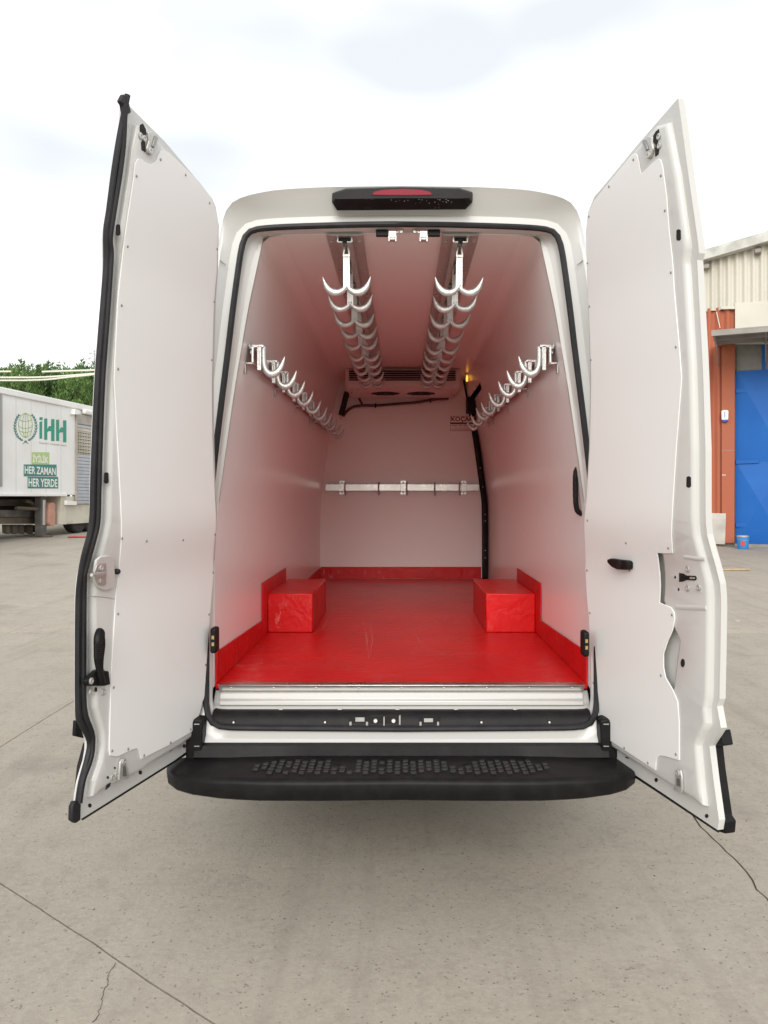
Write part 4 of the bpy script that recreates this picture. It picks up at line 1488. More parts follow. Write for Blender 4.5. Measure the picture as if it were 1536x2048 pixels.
for k in range(5):
    z = gb.z + (2.628 - gb.z) * (k + 0.6) / 5.2
    MB().obox(((ga.x + gb.x) / 2, 6.899, z), ((1, 0, 0), (0, 1, -0.4), (0, 0.4, 1)), ((gb.x - ga.x) / 2, 0.008, 0.0012)).build('grille_slat', 'galvanised', unit)
for xc in (771, 842):
    c = P(xc, 785, 7.13)
    MB().lathe([(0.128, 0.002), (0.128, -0.004), (0.11, -0.006), (0, -0.006)], (c.x, 7.12, 2.4475), (-0, -0.02, 1), 24).build('fan_opening', 'dark', unit)
    for k in range(4):
        a = k * math.pi / 4
        MB().tube([(c.x - 0.11 * math.cos(a), 7.12 - 0.11 * math.sin(a), 2.4405), (c.x + 0.11 * math.cos(a), 7.12 + 0.11 * math.sin(a), 2.4405)], 0.003, n=5).build('fan_guard', 'black_plastic', unit)
for x, y in ((696, 770), (703, 785), (913, 773), (908, 790), (716, 779)):
    c = P(x, y, 6.92)
    MB().lathe([(0.006, 0), (0, 0.003)], (c.x, 6.925, c.z), (0, -1, 0), 8).build('unit_screw', 'screw_steel', unit)
hs = [P(897, 797, 7.52), P(868, 799, 7.55), (P(830, 805, 7.57)), P(790, 808, 7.57), P(752, 811, 7.57), P(725, 811, 7.57), P(706, 814, 7.56), P(694, 822, 7.55), P(686, 833, 7.55)]
MB().tube(smooth_path(hs, 4), 0.013, n=8).build('drain_hose', 'hose', unit)
MB().tube(smooth_path([P(715, 790, 7.5), P(719, 798, 7.53), P(724, 809, 7.56)], 4), 0.011, n=8).build('drain_hose', 'hose', unit)
for x, y in ((751, 811), (861, 801)):
    c = P(x, y, 7.565)
    MB().box(c.x - 0.006, c.x + 0.006, 7.545, 7.60, c.z - 0.02, c.z + 0.02).build('hose_clip', 'rubber', unit)
MB().tube([P(694, 784, 7.50), P(688, 808, 7.52), P(682, 830, 7.54)], 0.026, n=10).build('pipe_bundle', 'rubber', unit)
MB().tube([P(684, 826, 7.54), P(681, 838, 7.56)], 0.012, n=8).build('pipe_end', 'unit_white', unit)

# ---- bar with brackets and rings across the bulkhead
a, b = P(651, 968.5, 7.565), P(958, 981.5, 7.565)
lbar = MB().box(a.x, b.x, 7.555, 7.567, b.z, a.z).build('lashing_bar', 'aluminium', van, bevel=0.0015)
tag(lbar, 'flat aluminium bar across the bulkhead')
for x in (683.5, 806.5, 928):
    c = P(x, 975, 7.56)
    MB().box(c.x - 0.026, c.x + 0.026, 7.545, 7.557, c.z - 0.036, c.z + 0.036).build('bar_bracket', 'aluminium', lbar, bevel=0.002)
    for d in (-1, 1):
        MB().box(c.x - 0.026, c.x + 0.026, 7.590, 7.598, c.z + d * 0.052 - 0.014, c.z + d * 0.052 + 0.014).build('bracket_foot', 'aluminium', lbar, bevel=0.001)
        MB().box(c.x - 0.026, c.x + 0.026, 7.556, 7.596, c.z + d * 0.0395 - 0.002, c.z + d * 0.0395 + 0.002).build('bracket_web', 'galvanised', lbar)
        MB().lathe([(0.007, 0), (0.005, 0.004), (0, 0.005)], (c.x, 7.590, c.z + d * 0.050), (0, -1, 0), 8).build('screw', 'screw_steel', lbar)
for x in (690.5, 758, 814, 870, 919.5):
    c = P(x, 976, 7.56)
    th = [2 * math.pi * k / 18 for k in range(18)]
    MB().tube([(c.x + 0.004 * math.sin(t), 7.562 + 0.030 * math.sin(t), c.z - 0.006 + 0.058 * math.cos(t)) for t in th], 0.0075, n=7, closed=True).build('lashing_ring', 'galvanised', lbar)

# sticker on the bulkhead (flat print)
SB = Surf((0, BACK), (1, 0), (0, -1))
stk = SB.plate([(900.5, 832.5), (949, 832.5), (949, 861.5), (900.5, 861.5)], 0.0005, 0.0015, 'sticker', 'lining', bulk, step=0)
tag(stk, 'square red and white company sticker')
text_on(SB, 'KOÇAK', 902.5, 833.5, 947.5, 844.5, 0.0028, 'sticker_lettering', 'sticker_red', stk, bold=0.035)
SB.plate([(900.5, 844.9), (949, 844.9), (949, 848), (900.5, 848)], 0.0015, 0.0024, 'sticker_band', 'sticker_black', stk, step=0)
text_on(SB, '0262 751 32 21', 903, 849.2, 940, 852.4, 0.0028, 'sticker_lettering', 'sticker_red', stk, bold=0.02)
text_on(SB, 'www.kocak.com.tr', 903, 854.6, 943, 856.8, 0.0028, 'sticker_lettering', 'sticker_red', stk)
for q in ((900.5, 832.2, 949, 833.0), (900.5, 861, 949, 861.8), (900.2, 832.2, 900.9, 861.8), (948.6, 832.2, 949.3, 861.8), (902, 858.6, 948, 859.1)):
    SB.plate([(q[0], q[1]), (q[2], q[1]), (q[2], q[3]), (q[0], q[3])], 0.0015, 0.0026, 'sticker_border', 'sticker_red', stk, step=0)

# ------------------------------------------------------------------ hooks
def double_hook_meshes():
    # local: origin at the bottom of the stem junction, x sideways, z up
    m_ = MB()
    for sg in (-1, 1):
        ctr = [(0.0, 0.020), (0.010, 0.006), (0.026, -0.006), (0.046, -0.011), (0.066, -0.006), (0.084, 0.010), (0.096, 0.032), (0.105, 0.058)]
        pts = smooth_path([(sg * x, 0, z) for x, z in ctr], 4)
        n_ = len(pts)
        rad = [lerp_tab([(0, 0.008), (0.2, 0.0130), (0.5, 0.0178), (0.75, 0.0125), (1, 0.0014)], i / (n_ - 1)) for i in range(n_)]
        rat = [lerp_tab([(0, 0.010), (0.6, 0.010), (1, 0.0025)], i / (n_ - 1)) for i in range(n_)]
        m_.tube(pts, rad, n=10, flat=(0, 1, 0), ratio=rat)
    cast = m_.mesh('hook')
    s = MB()
    # stem: two side ribs, a thinner web, a head
    s.prism([(-0.0145, -0.009, 0.0), (-0.0085, -0.009, 0.0), (-0.0080, -0.009, 0.150), (-0.0135, -0.009, 0.150)], (0, 0.018, 0))
    s.prism([(0.0145, -0.009, 0.0), (0.0085, -0.009, 0.0), (0.0080, -0.009, 0.150), (0.0135, -0.009, 0.150)], (0, 0.018, 0))
    s.box(-0.0095, 0.0095, -0.0045, 0.0045, 0.0, 0.150)
    s.box(-0.0150, 0.0150, -0.011, 0.011, 0.143, 0.153)
    stem = s.mesh('stem')
    c = MB()
    c.prism([(-0.015, -0.008, 0.153), (-0.010, -0.008, 0.153), (-0.003, -0.008, 0.185), (-0.005, -0.008, 0.207), (-0.011, -0.008, 0.20)], (0, 0.016, 0))
    c.prism([(0.015, -0.008, 0.153), (0.010, -0.008, 0.153), (0.003, -0.008, 0.185), (0.005, -0.008, 0.207), (0.011, -0.008, 0.20)], (0, 0.016, 0))
    c.tube([(-0.018, 0, 0.20), (0.018, 0, 0.20)], 0.0085, n=10)
    hang = c.mesh('trolley')
    return cast, stem, hang


def prep(me, m, ang=40):
    bm = bmesh.new()
    bm.from_mesh(me)
    bmesh.ops.recalc_face_normals(bm, faces=bm.faces)
    bm.to_mesh(me)
    bm.free()
    me.materials.append(MATS[m])
    me.polygons.foreach_set('use_smooth', [True] * len(me.polygons))
    me.set_sharp_from_angle(angle=R(ang))
    return me


dh = double_hook_meshes()
for me_, m_ in zip(dh, ('cast_aluminium', 'cast_aluminium', 'galvanised')):
    prep(me_, m_)
ORD = ['first', 'second', 'third', 'fourth', 'fifth', 'sixth', 'seventh', 'eighth', 'ninth', 'tenth']


def hook_label(kind, i, n, where):
    if i == 0:
        return '%s on %s, nearest to the rear doors' % (kind, where)
    if i == n - 1:
        return '%s on %s, farthest from the doors' % (kind, where)
    return '%s on %s, %s from the rear doors' % (kind, where, ORD[i])


rowsY = {-1: [408, 375, 343, 320, 297, 274, 260, 246, 233, 220], 1: [407, 374, 341, 313, 288, 270, 255, 242, 230, 220]}
for sg in (-1, 1):
    n_ = len(rowsY[sg])
    for i, d in enumerate(rowsY[sg]):
        Y = 3.5 * 407.5 / d
        h = empty('double_meat_hook', (RAIL_X[sg] + random.uniform(-0.004, 0.004), Y, 2.4265), hook_label('double-pronged aluminium meat hook', i, n_, '%s ceiling rail' % ('left' if sg < 0 else 'right')),
                  'meat hook', 'double hooks on the ceiling rails')
        rz = random.uniform(-0.16, 0.16)
        tx_, ty_ = random.uniform(-0.03, 0.03), random.uniform(-0.02, 0.02)
        for nm, me_ in zip(('hook', 'stem', 'trolley'), dh):
            c = place(nm, me_, h, h.location)
            c.rotation_euler = (tx_, ty_, rz if i else 0)

# J hooks: local origin at bar centre, +x towards the middle of the van
jm = MB()
ctr = [(0.034, 0.045), (0.034, 0.0), (0.036, -0.035), (0.046, -0.062), (0.066, -0.076), (0.088, -0.070), (0.106, -0.050), (0.119, -0.022), (0.127, 0.002)]
pts = smooth_path([(x, 0, z) for x, z in ctr], 4)
n_ = len(pts)
jm.tube(pts, [lerp_tab([(0, 0.0125), (0.35, 0.0125), (0.55, 0.0172), (0.8, 0.0115), (1, 0.0014)], i / (n_ - 1)) for i in range(n_)], n=10, flat=(0, 1, 0),
        ratio=[lerp_tab([(0, 0.010), (0.7, 0.009), (1, 0.002)], i / (n_ - 1)) for i in range(n_)])
j_hook = prep(jm.mesh('hook'), 'cast_aluminium')
jm = MB()
jm.box(0.010, 0.026, -0.020, 0.020, -0.060, 0.044)
jm.box(-0.016, 0.036, -0.020, 0.020, 0.040, 0.050)
jm.box(-0.022, -0.014, -0.020, 0.020, 0.012, 0.050)
j_strap = prep(jm.mesh('saddle'), 'cast_aluminium')
jm = MB()
jm.box(0.015, 0.021, -0.0215, -0.0195, -0.040, 0.030)
jm.box(0.0262, 0.030, -0.006, 0.006, -0.012, 0.0)
j_pin = prep(jm.mesh('locking_slot'), 'screw_steel')
sideY = {-1: [249, 224, 206, 188, 172, 159, 149, 138, 130, 122], 1: [246, 222, 204, 184, 167, 157, 146, 137]}
for sg in (-1, 1):
    n_ = len(sideY[sg])
    for i, d in enumerate(sideY[sg]):
        Y = 3.52 * (249 if sg < 0 else 246) / d
        x = side_pt(sg, 2.14, 0.034)
        h = empty('single_meat_hook', (x, Y, 2.138), hook_label('single J-shaped aluminium meat hook', i, n_, '%s wall bar' % ('left' if sg < 0 else 'right')), 'meat hook', 'single hooks on the wall bars')
        rz = (0 if sg < 0 else math.pi) + random.uniform(-0.08, 0.08)
        for nm, me_ in zip(('hook', 'saddle', 'locking_slot'), (j_hook, j_strap, j_pin)):
            c = place(nm, me_, h, h.location)
            c.rotation_euler = (0, 0, rz)

# ------------------------------------------------------------------ trailer on the left
TS = Surf((-10.54, 21.0), (0.1465, 0.989), (0.989, -0.1465))
tb = TS.pos(2, 0)
trailer = empty('trailer', (tb.x, tb.y, gz(tb.y)), 'white aid-charity semi-trailer with green lettering parked on the left', 'trailer')


def tplate(poly, o0, o1, name, m, parent=None, **kw):
    kw.setdefault('step', 0)
    return TS.plate(poly, o0, o1, name, m, parent or trailer, **kw)


s_r, z_b = TS.solve(131, 988)
_, z_t = TS.solve(60, 800)
zt_roof = TS.solve(60, 786.5)[1]
s_sh0 = TS.solve(150, 900)[0]
s_sh1 = s_sh0 + 1.55
z_sk = TS.solve(155, 1047)[1]
bodyw = TS.plate_sz([(-9, z_b), (s_r + 0.12, z_b), (s_r + 0.12, z_b - 0.02), (s_sh1 + 3.5, z_b - 0.02), (s_sh1 + 3.5, z_t), (-9, z_t)], -2.4, 0.0, 'box_body', 'trailer_white', trailer, step=0)
TS.plate_sz([(-9, z_t + 0.002), (s_sh1 + 3.5, z_t + 0.002), (s_sh1 + 3.5, zt_roof), (-9, zt_roof)], -2.42, 0.05, 'roof', 'trailer_white', trailer, step=0, bevel=0.03)
TS.plate_sz([(-9, z_b - 0.002), (s_r, z_b - 0.002), (s_r, z_b - 0.07), (-9, z_b - 0.07)], -2.38, 0.06, 'bottom_rail', 'trailer_white', trailer, step=0, bevel=0.01)
# lower skirt with wheel arch
TS.plate_sz([(s_r - 0.05, z_b - 0.072), (s_sh1 + 3.5, z_b - 0.072), (s_sh1 + 3.5, z_sk), (s_r - 0.05, z_sk)], -0.6, -0.02, 'skirt_box', 'trailer_dirty', trailer, step=0, bevel=0.015)
tplate([(122, 990), (133, 990), (133, 1049), (122, 1049)], -0.5, 0.03, 'skirt_post', 'trailer_dirty', bevel=0.01)
tplate([(133, 1001), (154, 1003), (154, 1010), (133, 1010)], -0.02, 0.10, 'skirt_lip', 'trailer_white', bevel=0.01)
# shutter
zs0, zs1 = TS.solve(160, 1009)[1], TS.solve(160, 829)[1]
fr = TS.plate_sz([(s_sh0, zs0), (s_sh1, zs0), (s_sh1, zs1), (s_sh0, zs1)], 0.0, 0.012, 'roller_shutter', 'shutter_frame', trailer, step=0)
for (q0, q1, r0, r1) in ((s_sh0, s_sh0 + 0.07, zs0, zs1), (s_sh1 - 0.07, s_sh1, zs0, zs1), (s_sh0 + 0.07, s_sh1 - 0.07, zs1 - 0.30, zs1)):
    TS.plate_sz([(q0, r0), (q1, r0), (q1, r1), (q0, r1)], 0.012, 0.05, 'shutter_guide', 'shutter_frame', fr, step=0, bevel=0.006)
ns = 24
zz0, zz1 = zs0 + 0.02, zs1 - 0.31
for k in range(ns):
    za = zz0 + (zz1 - zz0) * k / ns
    zb2 = zz0 + (zz1 - zz0) * (k + 0.93) / ns
    sl_ = TS.plate_sz([(s_sh0 + 0.072, za), (s_sh1 - 0.072, za), (s_sh1 - 0.072, zb2), (s_sh0 + 0.072, zb2)], 0.013, 0.036, 'slat', 'shutter_grey' if k < 15 or k > 22 else 'trailer_dirty', fr, step=0, bevel=0.012)
    if 15 <= k <= 21:
        mb = MB()
        for j in range(14):
            ss = s_sh0 + 0.14 + j * 0.095
            c = [TS.pos(ss + a, (za + zb2) / 2 + b, 0.0375) for a, b in ((-.028, -.022), (.028, -.022), (.028, .022), (-.028, .022))]
            mb.add(c, [(0, 1, 2, 3)])
        tag(mb.build('slat_holes', 'dark', fr), kind='stuff')
tplate([(150, 818), (158, 820), (161, 824), (158, 829), (150, 829)], 0.0, 0.16, 'awning_bracket', 'trailer_white', bevel=0.01)
TS.plate_sz([(s_sh0 + 0.35, zs1 + 0.02), (s_sh1 + 3.2, zs1 + 0.02), (s_sh1 + 3.2, zs1 + 0.18), (s_sh0 + 0.35, zs1 + 0.18)], 0.0, 0.15, 'awning_roll', 'trailer_white', trailer, step=0, bevel=0.05, seg=3)
# dark door edge at the left margin
tplate([(-30, 787), (4.5, 787), (4.5, 973), (-30, 973)], 0.0, 0.012, 'side_hatch', 'shutter_grey')
tplate([(0.5, 787), (5, 787), (5, 973), (0.5, 973)], 0.012, 0.03, 'hatch_edge', 'screw_steel')
for px_ in (32, 62, 92, 122):
    sj = TS.solve(px_, 900)[0]
    TS.plate_sz([(sj - 0.006, z_b + 0.02), (sj + 0.006, z_b + 0.02), (sj + 0.006, z_t - 0.02), (sj - 0.006, z_t - 0.02)], 0.0, 0.0016, 'panel_joint', 'ihh_grey', trailer, step=0)
# print: emblem + lettering
T0 = 0.006


def tprint(mb2, name, m, off=T0):
    for v in mb2.v:
        q = TS.pos(v.x, v.y, off)
        v.x, v.y, v.z = q.x, q.y, q.z
    return tag(mb2.build(name, m, trailer, smooth=False, fix=False), kind='stuff') if name == 'emblem_wreath' else mb2.build(name, m, trailer, smooth=False, fix=False)


def s2(pts):
    return [TS.solve(x, y, T0) for x, y in pts]


def zpx(zx, zy):
    return (zx / 4.877, 700 + zy / 4.877)


mb = MB()
# letters i H H
def tpoly(pts):
    q = s2([zpx(*p) for p in pts])
    mb.add([(a, b, 0) for a, b in q], [tuple(range(len(q)))])


tpoly([(386, 655), (416, 655), (416, 683), (386, 683)])
tpoly([(386, 702), (412, 694), (412, 865), (386, 865)])
for x0 in (432, 548):
    x1 = x0 + 100
    dy = 12 if x0 > 500 else 0
    tpoly([(x0, 668 + dy), (x0 + 30, 668 + dy), (x0 + 30, 875 + dy), (x0, 875 + dy)])
    tpoly([(x1 - 32, 674 + dy), (x1, 674 + dy), (x1, 888 + dy), (x1 - 32, 888 + dy)])
    tpoly([(x0 + 30, 772 + dy), (x0 + 48, 740 + dy), (x1 - 32, 744 + dy), (x1 - 32, 792 + dy), (x0 + 46, 790 + dy), (x0 + 30, 800 + dy)])
tprint(mb, 'logo_lettering', 'ihh_green')
x0, y0 = zpx(382, 890)
x1, y1 = zpx(648, 942)
text_on(TS, 'İNSANİ YARDIM VAKFI', x0, y0, x1, y1, T0, 'logo_lettering', 'ihh_grey', trailer, bold=0.01)
for (bx0, by0, bx1, by1, tx, m_, tm) in ((310, 996, 482, 1115, 'İYİLİK', 'ihh_lime', 'print_white'), (232, 1116, 552, 1232, 'HER ZAMAN', 'ihh_dark', 'print_white'), (270, 1236, 568, 1350, 'HER YERDE', 'ihh_dark', 'print_white')):
    (a0, b0_), (a1, b1) = zpx(bx0, by0), zpx(bx1, by1)
    tplate([(a0, b0_), (a1, b0_ + 0.3), (a1, b1 + 0.3), (a0, b1)], 0.001, 0.004, 'slogan_panel', m_)
    text_on(TS, tx, a0 + 1.8, b0_ + 3, a1 - 1.8, b1 - 2.5, T0, 'slogan_lettering', tm, trailer, bold=0.022 if len(tx) > 6 else 0.034)
# globe and laurel wreath
mb = MB()
cg = zpx(250, 735)


def ell(cx_, cy_, rx, ry, a0=0, a1=360, n=28):
    return [(cx_ + rx * math.cos(R(a0 + (a1 - a0) * k / n)), cy_ + ry * math.sin(R(a0 + (a1 - a0) * k / n))) for k in range(n + 1)]


for poly in (ell(cg[0], cg[1], 14, 24), ell(cg[0], cg[1], 6, 24), ell(cg[0], cg[1] - 1, 14, 7, 0, 180), ell(cg[0], cg[1] + 9, 12, 5, 0, 180), ell(cg[0], cg[1] - 13, 11.5, 5, 0, 180), [(cg[0], cg[1] - 24), (cg[0], cg[1] + 24)]):
    stroke(mb, s2(poly), 0.011)
tprint(mb, 'emblem_globe', 'ihh_lime')
mb = MB()
for sg in (-1, 1):
    arc = [(cg[0] + sg * 21.5 * math.sin(R(a)), cg[1] + 2 - 29 * math.cos(R(a))) for a in range(42, 172, 5)]
    stroke(mb, s2(arc), 0.008)
    for a in range(46, 168, 12):
        for d, rr in ((-1, 18.0), (1, 24.5)):
            p = (cg[0] + sg * 21.5 * math.sin(R(a)), cg[1] + 2 - 29 * math.cos(R(a)))
            q = (cg[0] + sg * rr * math.sin(R(a - 13)), cg[1] + 2 - (29 + d * 1.5) * math.cos(R(a - 13)))
            mid_ = ((p[0] + q[0]) / 2, (p[1] + q[1]) / 2)
            stroke(mb, s2([p, mid_, q]), [0.004, 0.018, 0.002])
    stroke(mb, s2([(cg[0] + sg * 2, cg[1] + 31), (cg[0] - sg * 6, cg[1] + 37)]), [0.02, 0.006])
tprint(mb, 'emblem_wreath', 'ihh_dark')
# running gear
zg = gz(23)
for (p0, p1, o0, o1, nm, m_) in (((-30, 1034), (78, 1048), -0.9, -0.6, 'chassis_beam', 'chassis'), ((-30, 1020), (70, 1034), -0.7, -0.55, 'chassis_beam', 'jack_grey'),
                                 ((-30, 999), (64, 1012), -1.3, -0.9, 'chassis_beam', 'chassis')):
    tplate([(p0[0], p0[1]), (p1[0], p0[1]), (p1[0], p1[1]), (p0[0], p1[1])], o0, o1, nm, m_, bevel=0.01)
TS.plate_sz([(-9, z_b - 0.03), (s_r - 0.06, z_b - 0.03), (s_r - 0.06, z_b - 0.62), (-9, z_b - 0.62)], -2.2, -0.95, 'underbody_shade', 'dark', trailer, step=0)  # near-black block added as painted shade under the trailer, closes the bright gaps
jk = tplate([(82, 990), (93, 990), (94, 1052), (93, 1072), (83, 1072), (82, 1052)], -0.35, -0.15, 'landing_leg', 'jack_grey', bevel=0.01)
tplate([(86, 1000), (91, 1000), (91, 1050), (86, 1050)], -0.15, -0.13, 'leg_slide', 'galvanised', jk)
fz = TS.at(88, 1078, -0.2)
MB().box(fz.x - 0.20, fz.x + 0.20, fz.y - 0.15, fz.y + 0.15, gz(fz.y), gz(fz.y) + 0.06).build('leg_foot', 'chassis', jk, bevel=0.01)
MB().tube([TS.at(32, 1016, -0.3), TS.at(60, 1017, -0.3), TS.at(82, 1019, -0.25)], 0.05, n=8).build('leg_crank', 'chassis', jk)
MB().tube(smooth_path([TS.at(50, 1002, -0.5), TS.at(62, 1005, -0.45), TS.at(72, 1016, -0.4), TS.at(78, 1024, -0.35)], 4), 0.05, n=8).build('air_line', 'chassis', jk)
tplate([(99, 1007), (104, 1005), (110, 1006), (112, 1010), (112, 1048), (108, 1052), (101, 1052), (98, 1046)], -0.45, -0.05, 'tank', 'pink_tank', bevel=0.03)
for x in (16, 30, 45, 62):
    tplate([(x - 3, 1049), (x + 4, 1049), (x + 4, 1068), (x - 2, 1066)], -0.9, -0.75, 'spring_hanger', 'chassis', bevel=0.01)
tplate([(20, 1050), (78, 1050), (78, 1064), (22, 1066)], -1.3, -1.15, 'axle_box', 'dark')
for px in (152, 176, 196):
    s_, z_ = TS.solve(px, 1060, -0.2)
    c = TS.pos(s_, gz(TS.pos(s_, 0).y) + 0.5, -0.25)
    w_ = MB().lathe([(0.28, -0.16), (0.45, -0.16), (0.495, -0.12), (0.50, 0), (0.495, 0.12), (0.45, 0.16), (0.28, 0.16)], c, TS.n, 28).build('wheel', 'tyre', trailer)
    MB().lathe([(0.28, -0.05), (0.28, 0.12), (0.2, 0.06), (0, 0.08)], c, TS.n, 20).build('rim', 'trailer_dirty', w_)
# axle hidden on the left, wheels beyond the frame keep the trailer up
rg = MB()
p = gpt(158, 1078.5, gz(24.0))
Yr = 23.0
c = Vector(((158 - CX) / F * Yr, Yr, gz(Yr) + 0.01))
for k in range(3):
    rg.obox(c + Vector((-0.16 + 0.15 * k, 0.06 * k, 0.012)), ((1, 0.2 * k, 0), (-0.2 * k, 1, 0), (0, 0, 1)), (0.13, 0.10, 0.018 - 0.004 * k))
tag(rg.build('red_plastic_scrap', 'red_rag', None, bevel=0.01), 'flat red plastic scrap lying on the ground beside the trailer wheel', 'litter')

# ------------------------------------------------------------------ warehouse on the right
WA = gpt(1470, 1091, 0.315)
WS = Surf((WA.x, WA.y), (0.91, -0.414), (-0.414, -0.91))
ware = empty('warehouse', (WA.x, WA.y, gz(WA.y)), 'industrial hall with orange and cream corrugated cladding and a blue gate', 'building')


def wplate(poly, o0, o1, name, m, parent=None, **kw):
    kw.setdefault('step', 0)
    return WS.plate(poly, o0, o1, name, m, parent or ware, **kw)


def corrugated(name, m, s0, s1, zlo, zhi, pitch=0.19, amp=0.042, off=0.0, parent=None):
    n_ = max(4, int((s1 - s0) / pitch * 8))
    lo_r, hi_r = [], []
    for k in range(n_ + 1):
        s = s0 + (s1 - s0) * k / n_
        o_ = off + amp * math.sin(2 * math.pi * s / pitch)
        lo_r.append(WS.pos(s, zlo(s) if callable(zlo) else zlo, o_))
        hi_r.append(WS.pos(s, zhi(s) if callable(zhi) else zhi, o_))
    return MB().grid([lo_r, hi_r]).build(name, m, parent or ware, ang=80, fix=False)


sA, zA = WS.solve(1395, 531)
sB, zB = WS.solve(1536, 490)
slope = (zB - zA) / (sB - sA)


def roof_z(s):
    return zA + slope * (s - sA)


S_L = WS.solve(1395, 800)[0] - 4.5
S_R = WS.solve(1536, 800)[0] + 5
s70 = WS.solve(1469, 640)[0]
z617 = WS.solve(1440, 617)[1]
z655 = WS.solve(1440, 690)[1]
zpl = WS.solve(1430, 1026)[1]
zgr = gz(WA.y) - 0.15
# cream sheets one by one
sheet = 1.02
k = 0
s = S_L
while s < S_R - 0.05:
    e = min(s + sheet, S_R)
    corrugated('cladding_sheet', 'cream_sheet', s + 0.006, e + 0.05, z617 - 0.05 if s > s70 - 1.5 and s < s70 else z617 + (0.0 if s > s70 else -0.06 + 0.03 * (k % 2)), lambda q: roof_z(q) + 0.05, off=0.03 + 0.006 * (k % 2))
    s = e
    k += 1
s = S_L
k = 0
while s < s70 - 0.5:
    e = min(s + sheet, s70 - 0.34)
    corrugated('cladding_sheet', 'orange_sheet', s + 0.006, e + 0.03, zpl - 0.03, z617 + 0.02, pitch=0.22, amp=0.032, off=0.0 + 0.005 * (k % 2))
    if e >= s70 - 0.35:
        break
    s = e
    k += 1
corrugated('cladding_sheet', 'orange_sheet', s70 - 0.36, s70, z655 - 0.1, z617, pitch=0.22, amp=0.032, off=0.002)
wplate([(1443, 688), (1470, 688), (1469, 1086), (1443, 1086)], -0.10, 0.07, 'corner_post', 'orange_sheet', bevel=0.006)
wplate([(1443, 900), (1469.5, 900), (1469.5, 901), (1443, 901)], 0.07, 0.074, 'post_seam', 'canopy_metal')
MB().tube([WS.at(1433, 624, 0.06), WS.at(1440, 656, 0.08)], 0.012, n=5).build('loose_wire', 'cable', ware)
# fascia
fs = [(S_L, roof_z(S_L)), (S_R, roof_z(S_R)), (S_R, roof_z(S_R) + 0.2), (S_L, roof_z(S_L) + 0.2)]
WS.plate_sz(fs, 0.06, 0.34, 'roof_fascia', 'fascia', ware, step=0, bevel=0.01)
WS.plate_sz([(S_L, roof_z(S_L) + 0.202), (S_R, roof_z(S_R) + 0.202), (S_R, roof_z(S_R) + 0.26), (S_L, roof_z(S_L) + 0.26)], -14, 0.30, 'roof', 'fascia', ware, step=0)
WS.plate_sz([(S_L, zgr), (S_R, zgr), (S_R, roof_z(S_R)), (S_L, roof_z(S_L))], -14, -0.12, 'wall', 'plaster', ware, step=0)
for px, py in ((1413, 534), (1516, 503)):
    c = WS.at(px, py, 0.16)
    MB().obox(c, (WS.t, WS.n, (0, 0, 1)), (0.07, 0.09, 0.05)).build('floodlight', 'canopy_metal', ware, bevel=0.01)
    MB().tube([c + Vector((0, 0, 0.05)), c + Vector((0, 0, 0.12))], 0.02, n=6).build('light_bracket', 'canopy_metal', ware)
# white panel over the canopy
wplate([(1470, 606), (1600, 596), (1600, 688), (1470, 688)], 0.03, 0.075, 'sign_board', 'cream_sheet', bevel=0.006)
wplate([(1441, 612), (1469.5, 612), (1469.5, 618), (1441, 618)], 0.06, 0.10, 'flashing', 'cream_sheet', bevel=0.004)
# canopy with ribs
sc0 = WS.solve(1407, 660)[0]
zc0 = WS.solve(1470, 688, 0.05)[1]
sc0 = WS.solve(1432, 688)[0]
COUT = 1.9
def cpt(s, o_, dz=0.0):
    return WS.pos(s, zc0 + dz, o_)


can = MB().prism([cpt(sc0, 0.06), cpt(sc0, COUT), cpt(S_R, COUT), cpt(S_R, 0.06)], (0, 0, 0.03)).build('canopy', 'canopy_metal', ware)
for o_, w_, h_ in ((COUT - 0.03, 0.03, 0.05), (COUT * 0.6, 0.025, 0.035), (COUT * 0.3, 0.025, 0.035)):
    MB().obox(cpt((sc0 + S_R) / 2, o_, -h_ - 0.002), (WS.t, WS.n, (0, 0, 1)), ((S_R - sc0) / 2, w_, h_)).build('canopy_beam', 'canopy_metal', can)
k = 0
s = sc0 + 0.05
while s < S_R:
    a, b = cpt(s, 0.07, -0.035), cpt(s, COUT - 0.07, -0.035)
    MB().tube([a, b], 0.028, n=4).build('canopy_rib', 'canopy_metal', can)
    MB().tube([cpt(s, 0.7, -0.06), WS.pos(s, zc0 - 0.5, 0.06)], 0.018, n=5).build('canopy_strut', 'canopy_metal', can)
    s += 1.1
    k += 1
# clerestory panes and gate
zg1 = WS.solve(1490, 741)[1]
zg2 = WS.solve(1490, 692)[1]
s71 = WS.solve(1470.5, 800)[0]
gate_w = 4.6
for k in range(5):
    a = s71 + 0.03 + k * 0.66
    WS.plate_sz([(a, zg1), (a + 0.58, zg1), (a + 0.58, zg2 + 0.5), (a, zg2 + 0.5)], -0.10, -0.07, 'clerestory_pane', 'dirty_glass', ware, step=0)
    WS.plate_sz([(a + 0.58, zg1), (a + 0.66, zg1), (a + 0.66, zg2 + 0.5), (a + 0.58, zg2 + 0.5)], -0.10, -0.03, 'clerestory_mullion', 'blue_gate', ware, step=0)
zg0 = WS.solve(1500, 1090.5)[1]
gate = WS.plate_sz([(s71, zg0), (s71 + gate_w, zg0), (s71 + gate_w, zg1), (s71, zg1)], -0.10, -0.04, 'gate', 'blue_gate', ware, step=0)
tag(gate, 'tall bright blue sheet metal gate')
zm = (zg0 + zg1) / 2 - 0.1
